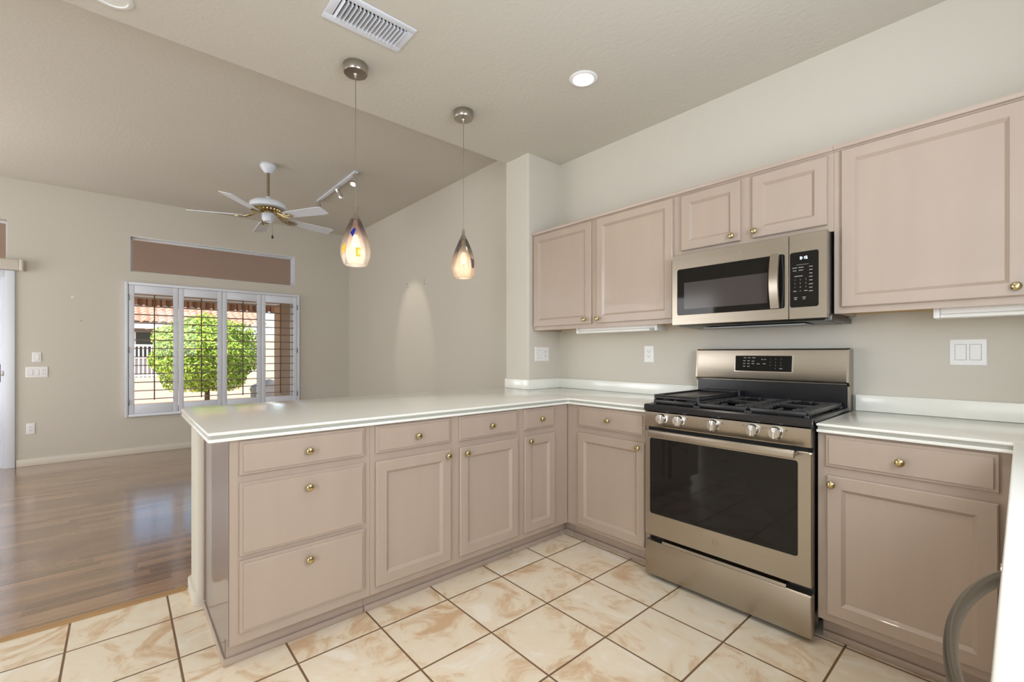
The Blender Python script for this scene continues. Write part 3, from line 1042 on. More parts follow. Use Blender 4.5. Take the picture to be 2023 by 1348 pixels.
# clock digits, seven-segment
SEG = {'3': 'abgcd', '1': 'bc', '5': 'afgcd'}
def seven(mb, F, ch, u, v, w, h_, t, n):
    R = {'a': (0, h_ / 2, 1), 'd': (0, -h_ / 2, 1), 'g': (0, 0, 1), 'b': (w / 2, h_ / 4, 0), 'c': (w / 2, -h_ / 4, 0), 'f': (-w / 2, h_ / 4, 0), 'e': (-w / 2, -h_ / 4, 0)}
    for s in SEG[ch]:
        du, dv, hz = R[s]
        a, b_ = (w / 2, t / 2) if hz else (t / 2, h_ / 4)
        q = [F(u + du - a, v + dv - b_, n), F(u + du + a, v + dv - b_, n), F(u + du + a, v + dv + b_, n), F(u + du - a, v + dv + b_, n)]
        mb.raw([tuple(x) for x in q], [(0, 1, 2, 3)])
mb = MB()
FD = F_rng(-0.3985)
for ch, uu in (('3', 1.261), ('1', 1.273), ('5', 1.284)):
    seven(mb, FD, ch, uu, 1.647, 0.0065, 0.011, 0.002, 0.0006)
for dv in (-0.0025, 0.0025):
    q = [FD(1.2675 + a, 1.647 + dv + b_, 0.0006) for a, b_ in ((-.0008, -.0008), (.0008, -.0008), (.0008, .0008), (-.0008, .0008))]
    mb.raw([tuple(x) for x in q], [(0, 1, 2, 3)])
build('clock_display', mb, 'led', cp, 0, label='lit clock reading 3:15')
for i, ch in enumerate('123456789'):
    r_, c_ = divmod(i, 3)
    build('digit_key', text_into(MB(), ch, 0.0085, (lambda uu, vv: (lambda a, b_, n: FD(uu + a, vv + b_, n + 0.0003)))(1.237 + 0.0225 * c_, 1.546 - 0.0175 * r_), None, None), 'label', cp, 0)
kp = text_into(MB(), '0', 0.0085, lambda a, b_, n: FD(1.2595 + a, 1.493 + b_, n + 0.0003), None, None)
build('digit_key', kp, 'label', cp, 0)
def dash(mb, F, u, v, w, h_, n=0.0006):
    mb.raw([tuple(F(u + a, v + b_, n)) for a, b_ in ((-w / 2, -h_ / 2), (w / 2, -h_ / 2), (w / 2, h_ / 2), (-w / 2, h_ / 2))], [(0, 1, 2, 3)])
for uu, vv, w_ in ((1.268, 1.616, 0.05), (1.236, 1.603, .020), (1.262, 1.603, .022), (1.236, 1.590, .015), (1.262, 1.590, .018), (1.252, 1.563, .034), (1.302, 1.603, .014), (1.302, 1.588, .013),
                   (1.302, 1.572, .012), (1.302, 1.556, .014), (1.302, 1.540, .013), (1.302, 1.522, .016), (1.302, 1.506, .013), (1.302, 1.49, .016), (1.237, 1.493, .013), (1.282, 1.493, .013), (1.240, 1.463, .014), (1.275, 1.463, .014), (1.240, 1.455, .01), (1.275, 1.455, .01)):
    kp = MB()
    dash(kp, FD, uu, vv, w_, 0.003 if w_ < 0.05 else 0.0012)
    build('key_legend', kp, 'label', cp, 0)
vb = MB()
vb.prism([(-0.385, 1.362), (-0.375, 1.3715), (-0.003, 1.3715), (-0.003, 1.352), (-0.10, 1.346), (-0.36, 1.354)], 0.64, 1.345, axis='x')
build('vent_bottom', vb, 'steel_dk', mw, 0)
build('light_cover', MB().box(0.75, 1.25, -0.30, -0.16, 1.341, 1.3475, 0.002), 'grey', mw)
build('side_rail', MB().box(1.3455, 1.374, -0.36, -0.004, 1.35, 1.375, 0.002), 'steel_dk', mw)

# ================================================================== gas range
rg = thing('gas_range', 'stainless gas range with black cooktop and oven window standing between the base cabinets', 'stove', (0.99, -0.33, 0))
RX0, RX1 = 0.606, 1.380
b = MB()
b.box(RX0 + 0.004, RX1 - 0.004, -0.622, -0.03, 0.06, 0.893)
b.box(RX0 + 0.05, RX1 - 0.05, -0.56, -0.05, 0.0, 0.06)
build('body', b, 'enamel', rg, 0)
FR = F_rng(-0.662)
build('storage_drawer', MB().box(0.601, 1.377, -0.662, -0.618, 0.022, 0.203, 0.008, 3).prism([(-0.662, 0.203), (-0.655, 0.214), (-0.63, 0.217), (-0.618, 0.203)], 0.70, 1.28, axis='x'), 'steel', rg)
od = build('oven_door', plate_hole(FR, 0.601, 1.376, 0.232, 0.792, 0.632, 1.326, 0.350, 0.752, 0.04, r=0.012, edge=0.006), 'steel', rg, 30)
build('window', MB().box(0.628, 1.330, -0.6605, -0.63, 0.346, 0.756), 'blackglass', od, 0)
hm = MB()
hm.box(0.655, 1.330, -0.722, -0.708, 0.768, 0.803, 0.005, 3)
hm.box(0.660, 0.692, -0.712, -0.661, 0.773, 0.797, 0.003)
hm.box(1.294, 1.326, -0.712, -0.661, 0.773, 0.797, 0.003)
build('handle', hm, 'steel', od)
em = MB()
em.tube([(0.979 + 0.0155 * math.cos(a), -0.6625, 0.297 + 0.0155 * math.sin(a)) for a in [2 * PI * k / 28 for k in range(28)]], 0.0014, 6, closed=True, up=(0, 1, 0))
# script monogram strokes inside the ring
def stroke(pts):
    em.tube([(0.979 + a, -0.6625, 0.297 + b_) for a, b_ in pts], 0.0009, 5, up=(0, 1, 0))
stroke([(-0.001, .007), (-.005, .009), (-.009, .005), (-.009, -.002), (-.006, -.007), (-.002, -.004), (-.001, .001), (-.004, .001)])
stroke([(.002, .003), (.007, .004), (.008, .007), (.005, .009), (.002, .005), (.002, -.003), (.005, -.007), (.009, -.004)])
build('emblem', em, 'nickel', od)
# control panel (front, slightly leaning back)
cpn = MB().prism([(-0.664, 0.812), (-0.668, 0.818), (-0.668, 0.890), (-0.655, 0.896), (-0.60, 0.896), (-0.60, 0.812)], RX0 - 0.003, RX1 - 0.006, axis='x')
cpo = build('control_panel', cpn, 'steel', rg)
build('vent_gap', MB().box(0.62, 1.36, -0.655, -0.62, 0.792, 0.812), 'dark', rg, 0)
for kx in (0.708, 0.802, 0.976, 1.152, 1.245):
    km = MB().lathe([(0.030, 0.0), (0.030, 0.004), (0.026, 0.006), (0.0255, 0.026), (0.023, 0.029), (0.0, 0.029)], (kx, -0.668, 0.8605), (0, -1, 0), 28)
    km.box(kx - 0.006, kx + 0.006, -0.704, -0.693, 0.8605 - 0.025, 0.8605 + 0.025, 0.003)
    kb = build('burner_knob', km, 'chrome', rg, 40)
    build('pointer', MB().box(kx - 0.0012, kx + 0.0012, -0.7046, -0.7038, 0.871, 0.884), 'slot', kb, 0)
FP = F_rng(-0.668)
for kx in (0.708, 0.802, 0.976, 1.152, 1.245):
    for (du, dv, w_, h_) in ((-0.04, 0.014, .008, .002), (0.040, 0.014, .010, .002), (0.040, 0.009, .007, .002), (0.0, 0.033, .006, .002)):
        if -0.2 < du:
            mk = MB()
            dash(mk, FP, kx + du, 0.8605 + dv, w_, h_, 0.0006)
            build('dial_marking', mk, 'slot', cpo, 0)
# cooktop
ck = MB()
ck.prism([(-0.672, 0.8965), (-0.676, 0.903), (-0.676, 0.924), (-0.668, 0.931), (-0.645, 0.931), (-0.635, 0.910), (-0.075, 0.910), (-0.075, 0.8965)], RX0 - 0.001, RX1 + 0.0, axis='x')
ck.box(RX0 - 0.001, RX0 + 0.02, -0.66, -0.075, 0.9, 0.931, 0.004)
ck.box(RX1 - 0.02, RX1, -0.66, -0.075, 0.9, 0.931, 0.004)
build('cooktop', ck, 'enamel', rg)
for bx, by, br in ((0.735, -0.49, 0.045), (0.735, -0.22, 0.040), (0.992, -0.355, 0.05), (1.25, -0.49, 0.05), (1.25, -0.22, 0.036)):
    bm_ = MB().lathe([(br, 0), (br, 0.008), (br * 0.8, 0.012), (br * 0.78, 0.016), (br * 0.86, 0.017), (br * 0.86, 0.023), (br * 0.8, 0.026), (0, 0.026)], (bx, by, 0.9095), (0, 0, 1), 28)
    build('burner', bm_, 'iron', rg, 40)
def grate(x0, x1, name='grate'):
    g = MB()
    y0, y1, z0, z1 = -0.625, -0.095, 0.938, 0.957
    t = 0.010
    for xx in (x0, x1 - t):
        g.box(xx, xx + t, y0, y1, z0 - 0.006, z1, 0.003)
    for yy in (y0, y1 - t):
        g.box(x0, x1, yy, yy + t, z0 - 0.006, z1 - 0.004, 0.003)
    xm = (x0 + x1) / 2
    g.box(xm - 0.006, xm + 0.006, y0 + t, -0.56, z0, z1, 0.002)
    g.box(xm - 0.006, xm + 0.006, -0.155, y1 - t, z0, z1, 0.002)
    g.box(x0 + t, x1 - t, -0.366, -0.354, z0, z1, 0.002)
    for k in range(11):
        yy = y0 + 0.045 + k * 0.044
        ln = 0.062 if abs(k - 5) > 1 and (k % 5) not in (2, 3) else 0.045
        g.box(x0 + t, x0 + t + ln, yy - 0.0035, yy + 0.0035, z0 + 0.006, z1, 0.002)
        g.box(x1 - t - ln, x1 - t, yy - 0.0035, yy + 0.0035, z0 + 0.006, z1, 0.002)
    for xx in (x0 + 0.006, x1 - 0.006):
        for yy in (y0 + 0.006, y1 - 0.006):
            g.box(xx - 0.008, xx + 0.008, yy - 0.008, yy + 0.008, 0.9105, z0, 0.002)
    return build(name, g, 'iron', rg)
grate(0.632, 0.868)
grate(0.872, 1.112)
grate(1.116, 1.354)
gd = MB()
gd.box(0.630, 0.866, -0.62, -0.11, 0.958, 0.972, 0.004)
gd.box(0.630, 0.866, -0.62, -0.606, 0.972, 0.980, 0.003)
gd.box(0.630, 0.866, -0.124, -0.11, 0.972, 0.984, 0.003)
gd.box(0.630, 0.642, -0.606, -0.124, 0.972, 0.980, 0.003)
gd.box(0.854, 0.866, -0.606, -0.124, 0.972, 0.980, 0.003)
for yy in (-0.61, -0.122):
    gd.cyl((0.872, yy, 0.957), (0.872, yy, 0.986), 0.011)
go = build('griddle', gd, 'iron', None)
tag(go, 'black cast iron griddle plate lying on the left grate of the range', 'griddle')
# backguard
bg = MB().prism([(-0.055, 0.925), (-0.03, 0.925), (-0.004, 0.925), (-0.004, 1.222), (-0.072, 1.226), (-0.082, 1.218), (-0.098, 1.062), (-0.094, 1.052), (-0.055, 1.046)], RX0 + 0.008, RX1 - 0.008, axis='x')
bgo = build('backguard', bg, 'steel', rg)
build('splash_panel', MB().box(RX0 + 0.002, RX1 - 0.010, -0.078, -0.0555, 0.915, 1.044), 'enamel', rg, 0)
for xx in (RX0 - 0.002, RX1 - 0.008):
    sc_ = MB().prism([(-0.098, 1.056), (-0.075, 1.035), (-0.075, 0.915), (-0.005, 0.905), (-0.005, 1.224), (-0.074, 1.227), (-0.083, 1.219)], xx, xx + 0.0095, axis='x')
    build('side_cap', sc_, 'steel', bgo)
vt = Vector((0, -0.098 + 0.082, 1.062 - 1.218)).normalized()   # down the sloping face
nrm = Vector((0, -0.156, 0.016)).normalized()
def FB(u_, v_, n):
    s = (v_ - 1.218) / (1.062 - 1.218)
    p = Vector((u_, -0.082 - 0.016 * s, v_))
    return p + nrm * n
def quadbox(F, u0, u1, v0, v1, n0, n1):
    m_ = MB()
    vs = [tuple(F(a, b_, n)) for n in (n0, n1) for a, b_ in ((u0, v0), (u1, v0), (u1, v1), (u0, v1))]
    m_.raw(vs, [(3, 2, 1, 0), (4, 5, 6, 7), (0, 1, 5, 4), (1, 2, 6, 5), (2, 3, 7, 6), (3, 0, 4, 7)])
    return m_
rim = quadbox(FB, 0.836, 1.138, 1.096, 1.190, -0.002, 0.0016)
bz = build('display_bezel', rim, 'chrome', bgo, 0)
build('display', quadbox(FB, 0.841, 1.133, 1.100, 1.1865, -0.001, 0.003), 'blackglass', bgo, 0)
FBn = lambda a, b_, n: FB(a, b_, n + 0.0033)
for i, ch in enumerate('123456789'):
    r_, c_ = divmod(i, 3)
    build('digit_key', text_into(MB(), ch, 0.008, (lambda uu, vv: (lambda a, b_, n: FBn(uu + a, vv + b_, n)))(1.026 + 0.027 * c_, 1.168 - 0.017 * r_), None, None), 'label', bgo, 0)
build('digit_key', text_into(MB(), '0', 0.008, lambda a, b_, n: FBn(1.053 + a, 1.117 + b_, n), None, None), 'label', bgo, 0)
for uu, vv, w_ in ((.893, 1.175, .014), (.916, 1.175, .014), (.940, 1.175, .018), (.890, 1.158, .013), (.913, 1.158, .013), (.937, 1.156, .014), (.890, 1.142, .013), (.913, 1.142, .013), (.937, 1.142, .014), (.965, 1.141, .016),
                   (.890, 1.126, .013), (.913, 1.126, .013), (.985, 1.166, .010), (1.0, 1.166, .010), (.996, 1.142, .015), (1.080, 1.117, .015)):
    bt = MB()
    dash(bt, FBn, uu, vv, w_, 0.004, 0.0004)
    build('key_legend', bt, 'label', bgo, 0)

# ================================================================== electrical plates
def slots(mb, F, u, v, s=1.0):
    for du in (-0.0065, 0.0065):
        q = ((-.0012, -.0045), (.0012, -.0045), (.0012, .0045), (-.0012, .0045))
        mb.raw([tuple(F(u + du + a, v + 0.003 + b_, 0.0085)) for a, b_ in q], [(0, 1, 2, 3)])
    mb.raw([tuple(F(u + 0.0028 * math.cos(a), v - 0.008 + 0.0028 * math.sin(a), 0.0085)) for a in [2 * PI * k / 8 for k in range(8)]], [tuple(range(8))])
def plate(name, label, cat, F, u0, u1, v0, v1, items, group=None):
    """items: list of ('rocker'|'outlet', u)"""
    c_ = F((u0 + u1) / 2, v0, 0.0005)
    t = thing(name, label, cat, tuple(c_), group)
    build('cover_plate', MB().rings(F, u0, u1, v0, v1, [(0, 0.0005), (0, 0.003), (0.003, 0.006), (0.005, 0.0062)]), 'white', t, 20)
    vm = (v0 + v1) / 2
    for kind, uu in items:
        if kind == 'rocker':
            r = MB()
            a, b_ = 0.0165, 0.033
            vs = [tuple(F(uu + x, vm + y, n)) for x, y, n in ((-a, -b_, .006), (a, -b_, .006), (a, b_, .006), (-a, b_, .006), (-a, -b_, .011), (a, -b_, .011), (a, 0, .0075), (-a, 0, .0075), (a, b_, .0085), (-a, b_, .0085))]
            r.raw(vs, [(0, 1, 5, 4), (4, 5, 6, 7), (7, 6, 8, 9), (2, 3, 9, 8), (1, 2, 8, 6, 5), (3, 0, 4, 7, 9)])
            bmesh.ops.recalc_face_normals(r.bm, faces=r.bm.faces[:])
            sw = build('rocker_switch', r, 'white', t, 0)
            build('switch_gap', MB().rings(F, uu - 0.0185, uu + 0.0185, vm - 0.035, vm + 0.035, [(0, 0.006), (0, 0.0064)]), 'grey', t, 0)
        else:
            r = MB().rings(F, uu - 0.0165, uu + 0.0165, vm - 0.033, vm + 0.033, [(0, 0.006), (0, 0.0075), (0.001, 0.008)])
            so = build('socket', r, 'white', t, 20)
            sm = MB()
            slots(sm, F, uu, vm + 0.018)
            slots(sm, F, uu, vm - 0.016)
            build('socket_slots', sm, 'slot', so, 0)
    return t
FY0 = F_rng(0.0)
plate('wall_outlet', 'white duplex wall outlet above the backsplash left of the range', 'outlet', FY0, 0.181, 0.256, 1.137, 1.254, [('outlet', 0.2185)])
plate('light_switch', 'white double rocker light switch on the wall right of the range', 'light switch', FY0, 1.729, 1.846, 1.148, 1.264, [('rocker', 1.7645), ('rocker', 1.8105)])
FS = F_pen(-0.632)
plate('switch_outlet_plate', 'white plate with switch and outlet on the wall stub under the left wall cabinet', 'light switch', FS, -0.293, -0.135, 1.137, 1.252, [('rocker', -0.245), ('outlet', -0.18)])
FF = F_far(XF)
plate('light_switch', 'small single white light switch beside the patio door above the triple plate', 'light switch', FF, -3.500, -3.432, 1.107, 1.212, [('rocker', -3.466)])
plate('light_switch', 'wide white triple switch plate beside the patio door', 'light switch', FF, -3.548, -3.382, 0.942, 1.056, [('rocker', -3.512), ('rocker', -3.466), ('outlet', -3.418)])
plate('wall_outlet', 'white duplex wall outlet near the floor beside the patio door', 'outlet', FF, -3.543, -3.478, 0.338, 0.454, [('outlet', -3.5105)])
def anchor(F, u, v, r, label, mt='white'):
    o = build('wall_anchor', MB().lathe([(r, 0.0003), (r, 0.003), (r * 0.5, 0.004), (r * 0.45, 0.0015), (0, 0.0015)], F(u, v, 0), F(u, v, 1) - F(u, v, 0), 12), [mt], None, 30)
    tag(o, label, 'wall anchor')
anchor(FF, -3.193, 1.827, 0.012, 'small white plastic anchor in the far wall left of the shutters')
anchor(FF, -3.124, 1.566, 0.006, 'tiny tan anchor below the white anchor left of the shutters', 'wood_trim')
FLV = F_rng(YL)
anchor(FLV, -3.13, 2.065, 0.008, 'upper screw of the left pair left in the living room wall', 'nickel')
anchor(FLV, -3.11, 2.025, 0.008, 'lower screw of the left pair left in the living room wall', 'nickel')
anchor(FLV, -2.71, 2.065, 0.008, 'upper screw of the right pair left in the living room wall', 'nickel')
anchor(FLV, -2.71, 2.025, 0.008, 'lower screw of the right pair left in the living room wall', 'nickel')

# ================================================================== pendants
def pendant(cx, cyy, zb, label, mt, chips, power):
    t = thing('pendant_light', label, 'pendant lamp', (cx, cyy, zb), 'art glass pendants over the peninsula')
    build('canopy', MB().lathe([(0.0, 0.0), (0.062, 0.0), (0.065, -0.004), (0.065, -0.040), (0.061, -0.048), (0.012, -0.050), (0.008, -0.056), (0.006, -0.075), (0.0, -0.075)], (cx, cyy, ZK - 0.0005), (0, 0, 1), 40), 'nickel', t, 40)
    zt = zb + 0.255
    build('cord', MB().cyl((cx, cyy, zt + 0.06), (cx, cyy, ZK - 0.07), 0.0022, 8), 'nickel', t)
    build('cap', MB().lathe([(0.0, 0.065), (0.006, 0.065), (0.0085, 0.058), (0.009, 0.030), (0.013, 0.022), (0.024, 0.002), (0.027, -0.006), (0.02, -0.008), (0, -0.008)], (cx, cyy, zt), (0, 0, 1), 28), 'nickel', t, 40)
    prof = [(0.026, 0.252), (0.033, 0.235), (0.046, 0.205), (0.060, 0.168), (0.071, 0.13), (0.0785, 0.095), (0.080, 0.07), (0.077, 0.045), (0.069, 0.02), (0.062, 0.004), (0.060, 0.0)]
    inner = [(r - 0.003, h) for r, h in reversed(prof)]
    sd = build('shade', MB().lathe(prof + inner, (cx, cyy, zb), (0, 0, 1), 48, cap=False), mt, t, 60)
    def rad(h):
        for (r1, h1), (r0, h0) in zip(prof, prof[1:]):
            if h0 <= h <= h1:
                return r0 + (r1 - r0) * (h - h0) / (h1 - h0)
        return 0.06
    for (a0, pts, m_) in chips:
        # a fused chip: four corners spread over a fine grid lying on the shade
        N = 7
        vs = []
        for i in range(N):
            for j in range(N):
                p, q = i / (N - 1), j / (N - 1)
                da = (1 - q) * ((1 - p) * pts[0][0] + p * pts[1][0]) + q * ((1 - p) * pts[3][0] + p * pts[2][0])
                h = (1 - q) * ((1 - p) * pts[0][1] + p * pts[1][1]) + q * ((1 - p) * pts[3][1] + p * pts[2][1])
                r = rad(h) + 0.001
                a = math.radians(a0 + da)
                vs.append((cx + r * math.cos(a), cyy + r * math.sin(a), zb + h))
        fs = [(i * N + j, i * N + j + 1, (i + 1) * N + j + 1, (i + 1) * N + j) for i in range(N - 1) for j in range(N - 1)]
        build('glass_chip', MB().raw(vs, fs), m_, sd, 60)
    build('bulb', MB().lathe([(0, 0.165), (0.012, 0.165), (0.014, 0.15), (0.020, 0.135), (0.024, 0.118), (0.020, 0.10), (0, 0.092)], (cx, cyy, zb), (0, 0, 1), 20), 'bulb', t, 60)
    build('socket', MB().cyl((cx, cyy, zb + 0.165), (cx, cyy, zt - 0.006), 0.013), 'nickel', t)
    d_ = bpy.data.lights.new('pendant_glow', 'POINT')
    d_.energy = power
    d_.color = (1.0, 0.9, 0.76)
    d_.shadow_soft_size = 0.02
    o = bpy.data.objects.new('pendant_glow', d_)
    COL.objects.link(o)
    o.location = (cx, cyy, zb + 0.06)
# directions toward the camera: about -22 deg (first) and -35 deg (second)
pendant(-0.475, -1.818, 1.686, 'larger looking left pendant of blush glass with blue and yellow chips above the peninsula', 'shade_a',
        [(-22, [(-26, .165), (-8, .195), (2, .185), (-12, .138)], 'chip_b'), (-22, [(-62, .085), (-38, .110), (-42, .060), (-60, .045)], 'chip_y'), (-22, [(0, .082), (16, .082), (18, .035), (2, .035)], 'chip_y')], 0.6)
pendant(-0.475, -1.097, 1.696, 'right pendant of smoky amber glass above the peninsula near the wall stub', 'shade_b',
        [(-35, [(-50, .175), (-20, .205), (-12, .20), (-40, .15)], 'chip_g'), (-35, [(38, .12), (62, .115), (58, .055), (40, .06)], 'chip_g')], 0.6)

# ================================================================== ceiling fixtures
def recessed(cx, cyy, label, power):
    t = thing('recessed_light', label, 'ceiling light', (cx, cyy, ZK - 0.006), 'recessed kitchen lights')
    build('trim_ring', MB().lathe([(0.058, -0.001), (0.060, -0.007), (0.076, -0.006), (0.081, -0.0005), (0.058, -0.0005)], (cx, cyy, ZK), (0, 0, 1), 40, cap=False), 'white', t, 50)
    build('lens', MB().lathe([(0.0, -0.0045), (0.05, -0.004), (0.0585, -0.002), (0.0585, -0.001), (0, -0.001)], (cx, cyy, ZK), (0, 0, 1), 32), 'lamp_on' if power else 'lamp_off', t, 60)
    if not power:
        return
    d_ = bpy.data.lights.new('downlight', 'SPOT')
    d_.energy = power
    d_.color = (1.0, 0.9, 0.76)
    d_.spot_size = math.radians(110)
    d_.spot_blend = 0.8
    d_.shadow_soft_size = 0.06
    o = bpy.data.objects.new('downlight', d_)
    COL.objects.link(o)
    o.location = (cx, cyy, ZK - 0.075)
recessed(0.272, -0.78, 'lit round recessed ceiling light near the wall stub', 7)
recessed(1.25, -1.55, 'added round fill light overhead outside the picture', 21)  # unseen fixture and spot, added to brighten tile and counter
recessed(0.75, -3.1, 'added round fill light behind the viewer', 15)  # second added downlight, out of view, lifting the floor
recessed(-0.725, -2.825, 'unlit round recessed light cut by the top edge of the picture', 0)

vt_ = thing('ceiling_vent', 'white rectangular air vent with angled slats in the kitchen ceiling', 'air vent', (-0.115, -1.885, ZK - 0.016))
VX0, VX1, VY0, VY1 = -0.222, -0.010, -2.085, -1.698
vf = MB()
zf0, zf1 = ZK - 0.008, ZK - 0.0005
vf.box(VX0, VX0 + 0.042, VY0, VY1, zf0, zf1, 0.003)
vf.box(VX1 - 0.034, VX1, VY0, VY1, zf0, zf1, 0.003)
vf.box(VX0 + 0.042, VX1 - 0.034, VY0, VY0 + 0.036, zf0, zf1, 0.003)
vf.box(VX0 + 0.042, VX1 - 0.034, VY1 - 0.036, VY1, zf0, zf1, 0.003)
build('frame', vf, 'whitepaint', vt_)
build('duct_shade', MB().box(VX0 + 0.03, VX1 - 0.03, VY0 + 0.03, VY1 - 0.03, ZK - 0.0006, ZK - 0.0002), 'dark', vt_, 0)  # black sheet standing for the unlit duct; ceiling stays closed above
ns = 17
for k in range(ns):
    yy = VY0 + 0.045 + k * (VY1 - VY0 - 0.09) / (ns - 1)
    s_ = MB().box(VX0 + 0.042, VX1 - 0.034, yy - 0.0007, yy + 0.0007, ZK - 0.019, ZK - 0.001, rot=Matrix.Rotation(math.radians(22), 3, 'X'))
    build('slat', s_, 'whitepaint', vt_, 0)

# track light on the living room ceiling
tk = thing('track_light', 'white track light with three chrome heads on the living room ceiling', 'track light', (-3.03, -1.01, ZL))
build('track', MB().box(-3.62, -2.46, -1.03, -0.99, ZL - 0.022, ZL - 0.0005, 0.003), 'whitepaint', tk)
def head(x, aim, on, e=0):
    t0 = Vector((x, -1.01, ZL - 0.022))
    a = Vector(aim).normalized()
    pv = t0 + Vector((0, 0, -0.045))
    hm_ = MB()
    hm_.box(x - 0.03, x + 0.03, -1.026, -0.994, ZL - 0.036, ZL - 0.0225, 0.003)
    hm_.cyl(t0 + Vector((0, 0, -0.012)), pv, 0.006)
    s = pv - a * 0.03
    hm_.lathe([(0.0, 0.0), (0.018, 0.0), (0.022, 0.004), (0.022, 0.055), (0.027, 0.062), (0.030, 0.105), (0.027, 0.107), (0.025, 0.09), (0, 0.088)], s, a, 24)
    ho = build('lamp_head', hm_, 'chrome', tk, 40)
    build('lens', MB().lathe([(0, 0), (0.0245, 0.0), (0.024, 0.003), (0, 0.005)], s + a * 0.094, a, 20), 'lamp_on', ho, 40)
    if on:
        d_ = bpy.data.lights.new('track_spot', 'SPOT')
        d_.energy = e
        d_.color = (1.0, 0.9, 0.76)
        d_.spot_size = math.radians(34)
        d_.spot_blend = 0.55
        d_.shadow_soft_size = 0.02
        o = bpy.data.objects.new('track_spot', d_)
        COL.objects.link(o)
        o.location = s + a * 0.125
        o.rotation_euler = a.to_track_quat('-Z', 'Y').to_euler()
head(-3.58, (0.05, 0.1, -1), True, 10)
head(-2.965, (0.0, 0.62, -1), True, 26)
head(-2.50, (0.28, -0.35, -1), True, 12)

# ceiling fan
FXc, FYc = -2.872, -1.714
fn = thing('ceiling_fan', 'white five blade ceiling fan with brass fittings in the living room', 'ceiling fan', (FXc, FYc, ZL))
O = (FXc, FYc, 0)
build('canopy', MB().lathe([(0.0, ZL - 0.0005), (0.062, ZL - 0.0005), (0.072, ZL - 0.02), (0.066, ZL - 0.04), (0.040, ZL - 0.075), (0.028, ZL - 0.088), (0.0, ZL - 0.088)], O, (0, 0, 1), 36), 'whitepaint', fn, 40)
build('downrod', MB().cyl((FXc, FYc, 2.69), (FXc, FYc, ZL - 0.08), 0.0125), 'brass_dk', fn)
build('motor_housing', MB().lathe([(0.0, 2.715), (0.020, 2.715), (0.026, 2.690), (0.06, 2.682), (0.13, 2.668), (0.158, 2.645), (0.163, 2.622), (0.155, 2.604), (0.12, 2.598), (0, 2.598)], O, (0, 0, 1), 44), 'whitepaint', fn, 45)
bw = MB().lathe([(0.0, 2.598), (0.128, 2.598), (0.132, 2.586), (0.10, 2.575), (0.075, 2.560), (0.060, 2.552), (0.0, 2.552)], O, (0, 0, 1), 44)
for k in range(22):
    a = 2 * PI * k / 22
    bw.lathe([(0, 0), (0.010, 0.004), (0.012, 0.010), (0.006, 0.016), (0, 0.018)], (FXc + 0.108 * math.cos(a), FYc + 0.108 * math.sin(a), 2.572), (0, 0, 1), 8)
build('brass_ring', bw, 'brass', fn, 40)
build('switch_housing', MB().lathe([(0, 2.555), (0.052, 2.555), (0.055, 2.54), (0.055, 2.50), (0.048, 2.485), (0.042, 2.476), (0.030, 2.474), (0.028, 2.480), (0, 2.480)], O, (0, 0, 1), 32), 'whitepaint', fn, 40)
ch = MB().cyl((FXc + 0.075, FYc + 0.02, 2.335), (FXc + 0.06, FYc + 0.02, 2.53), 0.0015, 6)
cho = build('pull_chain', ch, 'brass_dk', fn)
build('chain_fob', MB().lathe([(0, 0.0), (0.008, 0.002), (0.010, 0.012), (0.006, 0.03), (0.002, 0.038), (0, 0.038)], (FXc + 0.075, FYc + 0.02, 2.30), (0, 0, 1), 14), 'slot', cho, 40)
for k in range(5):
    ang = math.radians(-113 + 72 * k)
    Rm = Matrix.Rotation(ang, 3, 'Z')
    pit = Matrix.Rotation(math.radians(-13), 3, 'X')
    out = []
    NB = 10
    for j in range(NB + 1):
        s = j / NB
        r = 0.205 + 0.455 * s
        w_ = 0.050 + 0.017 * s
        if j == NB:
            w_ -= 0.012
        if j == 0:
            w_ -= 0.012
        out.append((r, w_))
    vs, fs = [], []
    for (r, w_) in out:
        for y, z in ((-w_, -0.003), (w_, -0.003), (w_, 0.003), (-w_, 0.003)):
            p = Vector((r, 0, 0)) + pit @ Vector((0, y, z))
            p = Rm @ p + Vector((FXc, FYc, 2.522))
            vs.append(tuple(p))
    for j in range(NB):
        for i in range(4):
            fs.append((4 * j + i, 4 * j + (i + 1) % 4, 4 * j + 4 + (i + 1) % 4, 4 * j + 4 + i))
    fs += [(3, 2, 1, 0), (4 * NB, 4 * NB + 1, 4 * NB + 2, 4 * NB + 3)]
    mb = MB().raw(vs, fs)
    bmesh.ops.recalc_face_normals(mb.bm, faces=mb.bm.faces[:])
    bl = build('blade', mb, 'whitepaint', fn, 20)
    im = MB()
    T = lambda x, y, z: tuple(Rm @ (Vector((x, 0, 0)) + pit @ Vector((0, y, 0))) + Vector((FXc, FYc, 2.522 + z)))
    for sgn in (-1, 1):
        im.tube([T(0.09, 0, 0.035), T(0.12, 0.022 * sgn, 0.022), T(0.16, 0.034 * sgn, 0.004), T(0.20, 0.024 * sgn, -0.010), T(0.235, 0.034 * sgn, -0.011), T(0.262, 0.018 * sgn, -0.011), T(0.285, 0, -0.011)], [0.009, 0.007, 0.007, 0.006, 0.006, 0.006, 0.004], 8)
    im.tube([T(0.08, 0, 0.04), T(0.13, 0, 0.018), T(0.18, 0, -0.006), T(0.255, 0, -0.012)], [0.010, 0.007, 0.007, 0.006], 8)
    build('blade_arm', im, 'brass', bl, 50)

# ================================================================== outside
struct('patio_ground', MB().box(-30, XF - 0.2, -20, 14, -0.14, -0.02), 'patio', smooth=0)
pl = struct('gravel_ground', MB().box(-30, -12.0, -20, 14, -0.02, 0.0), 'soil', smooth=0)
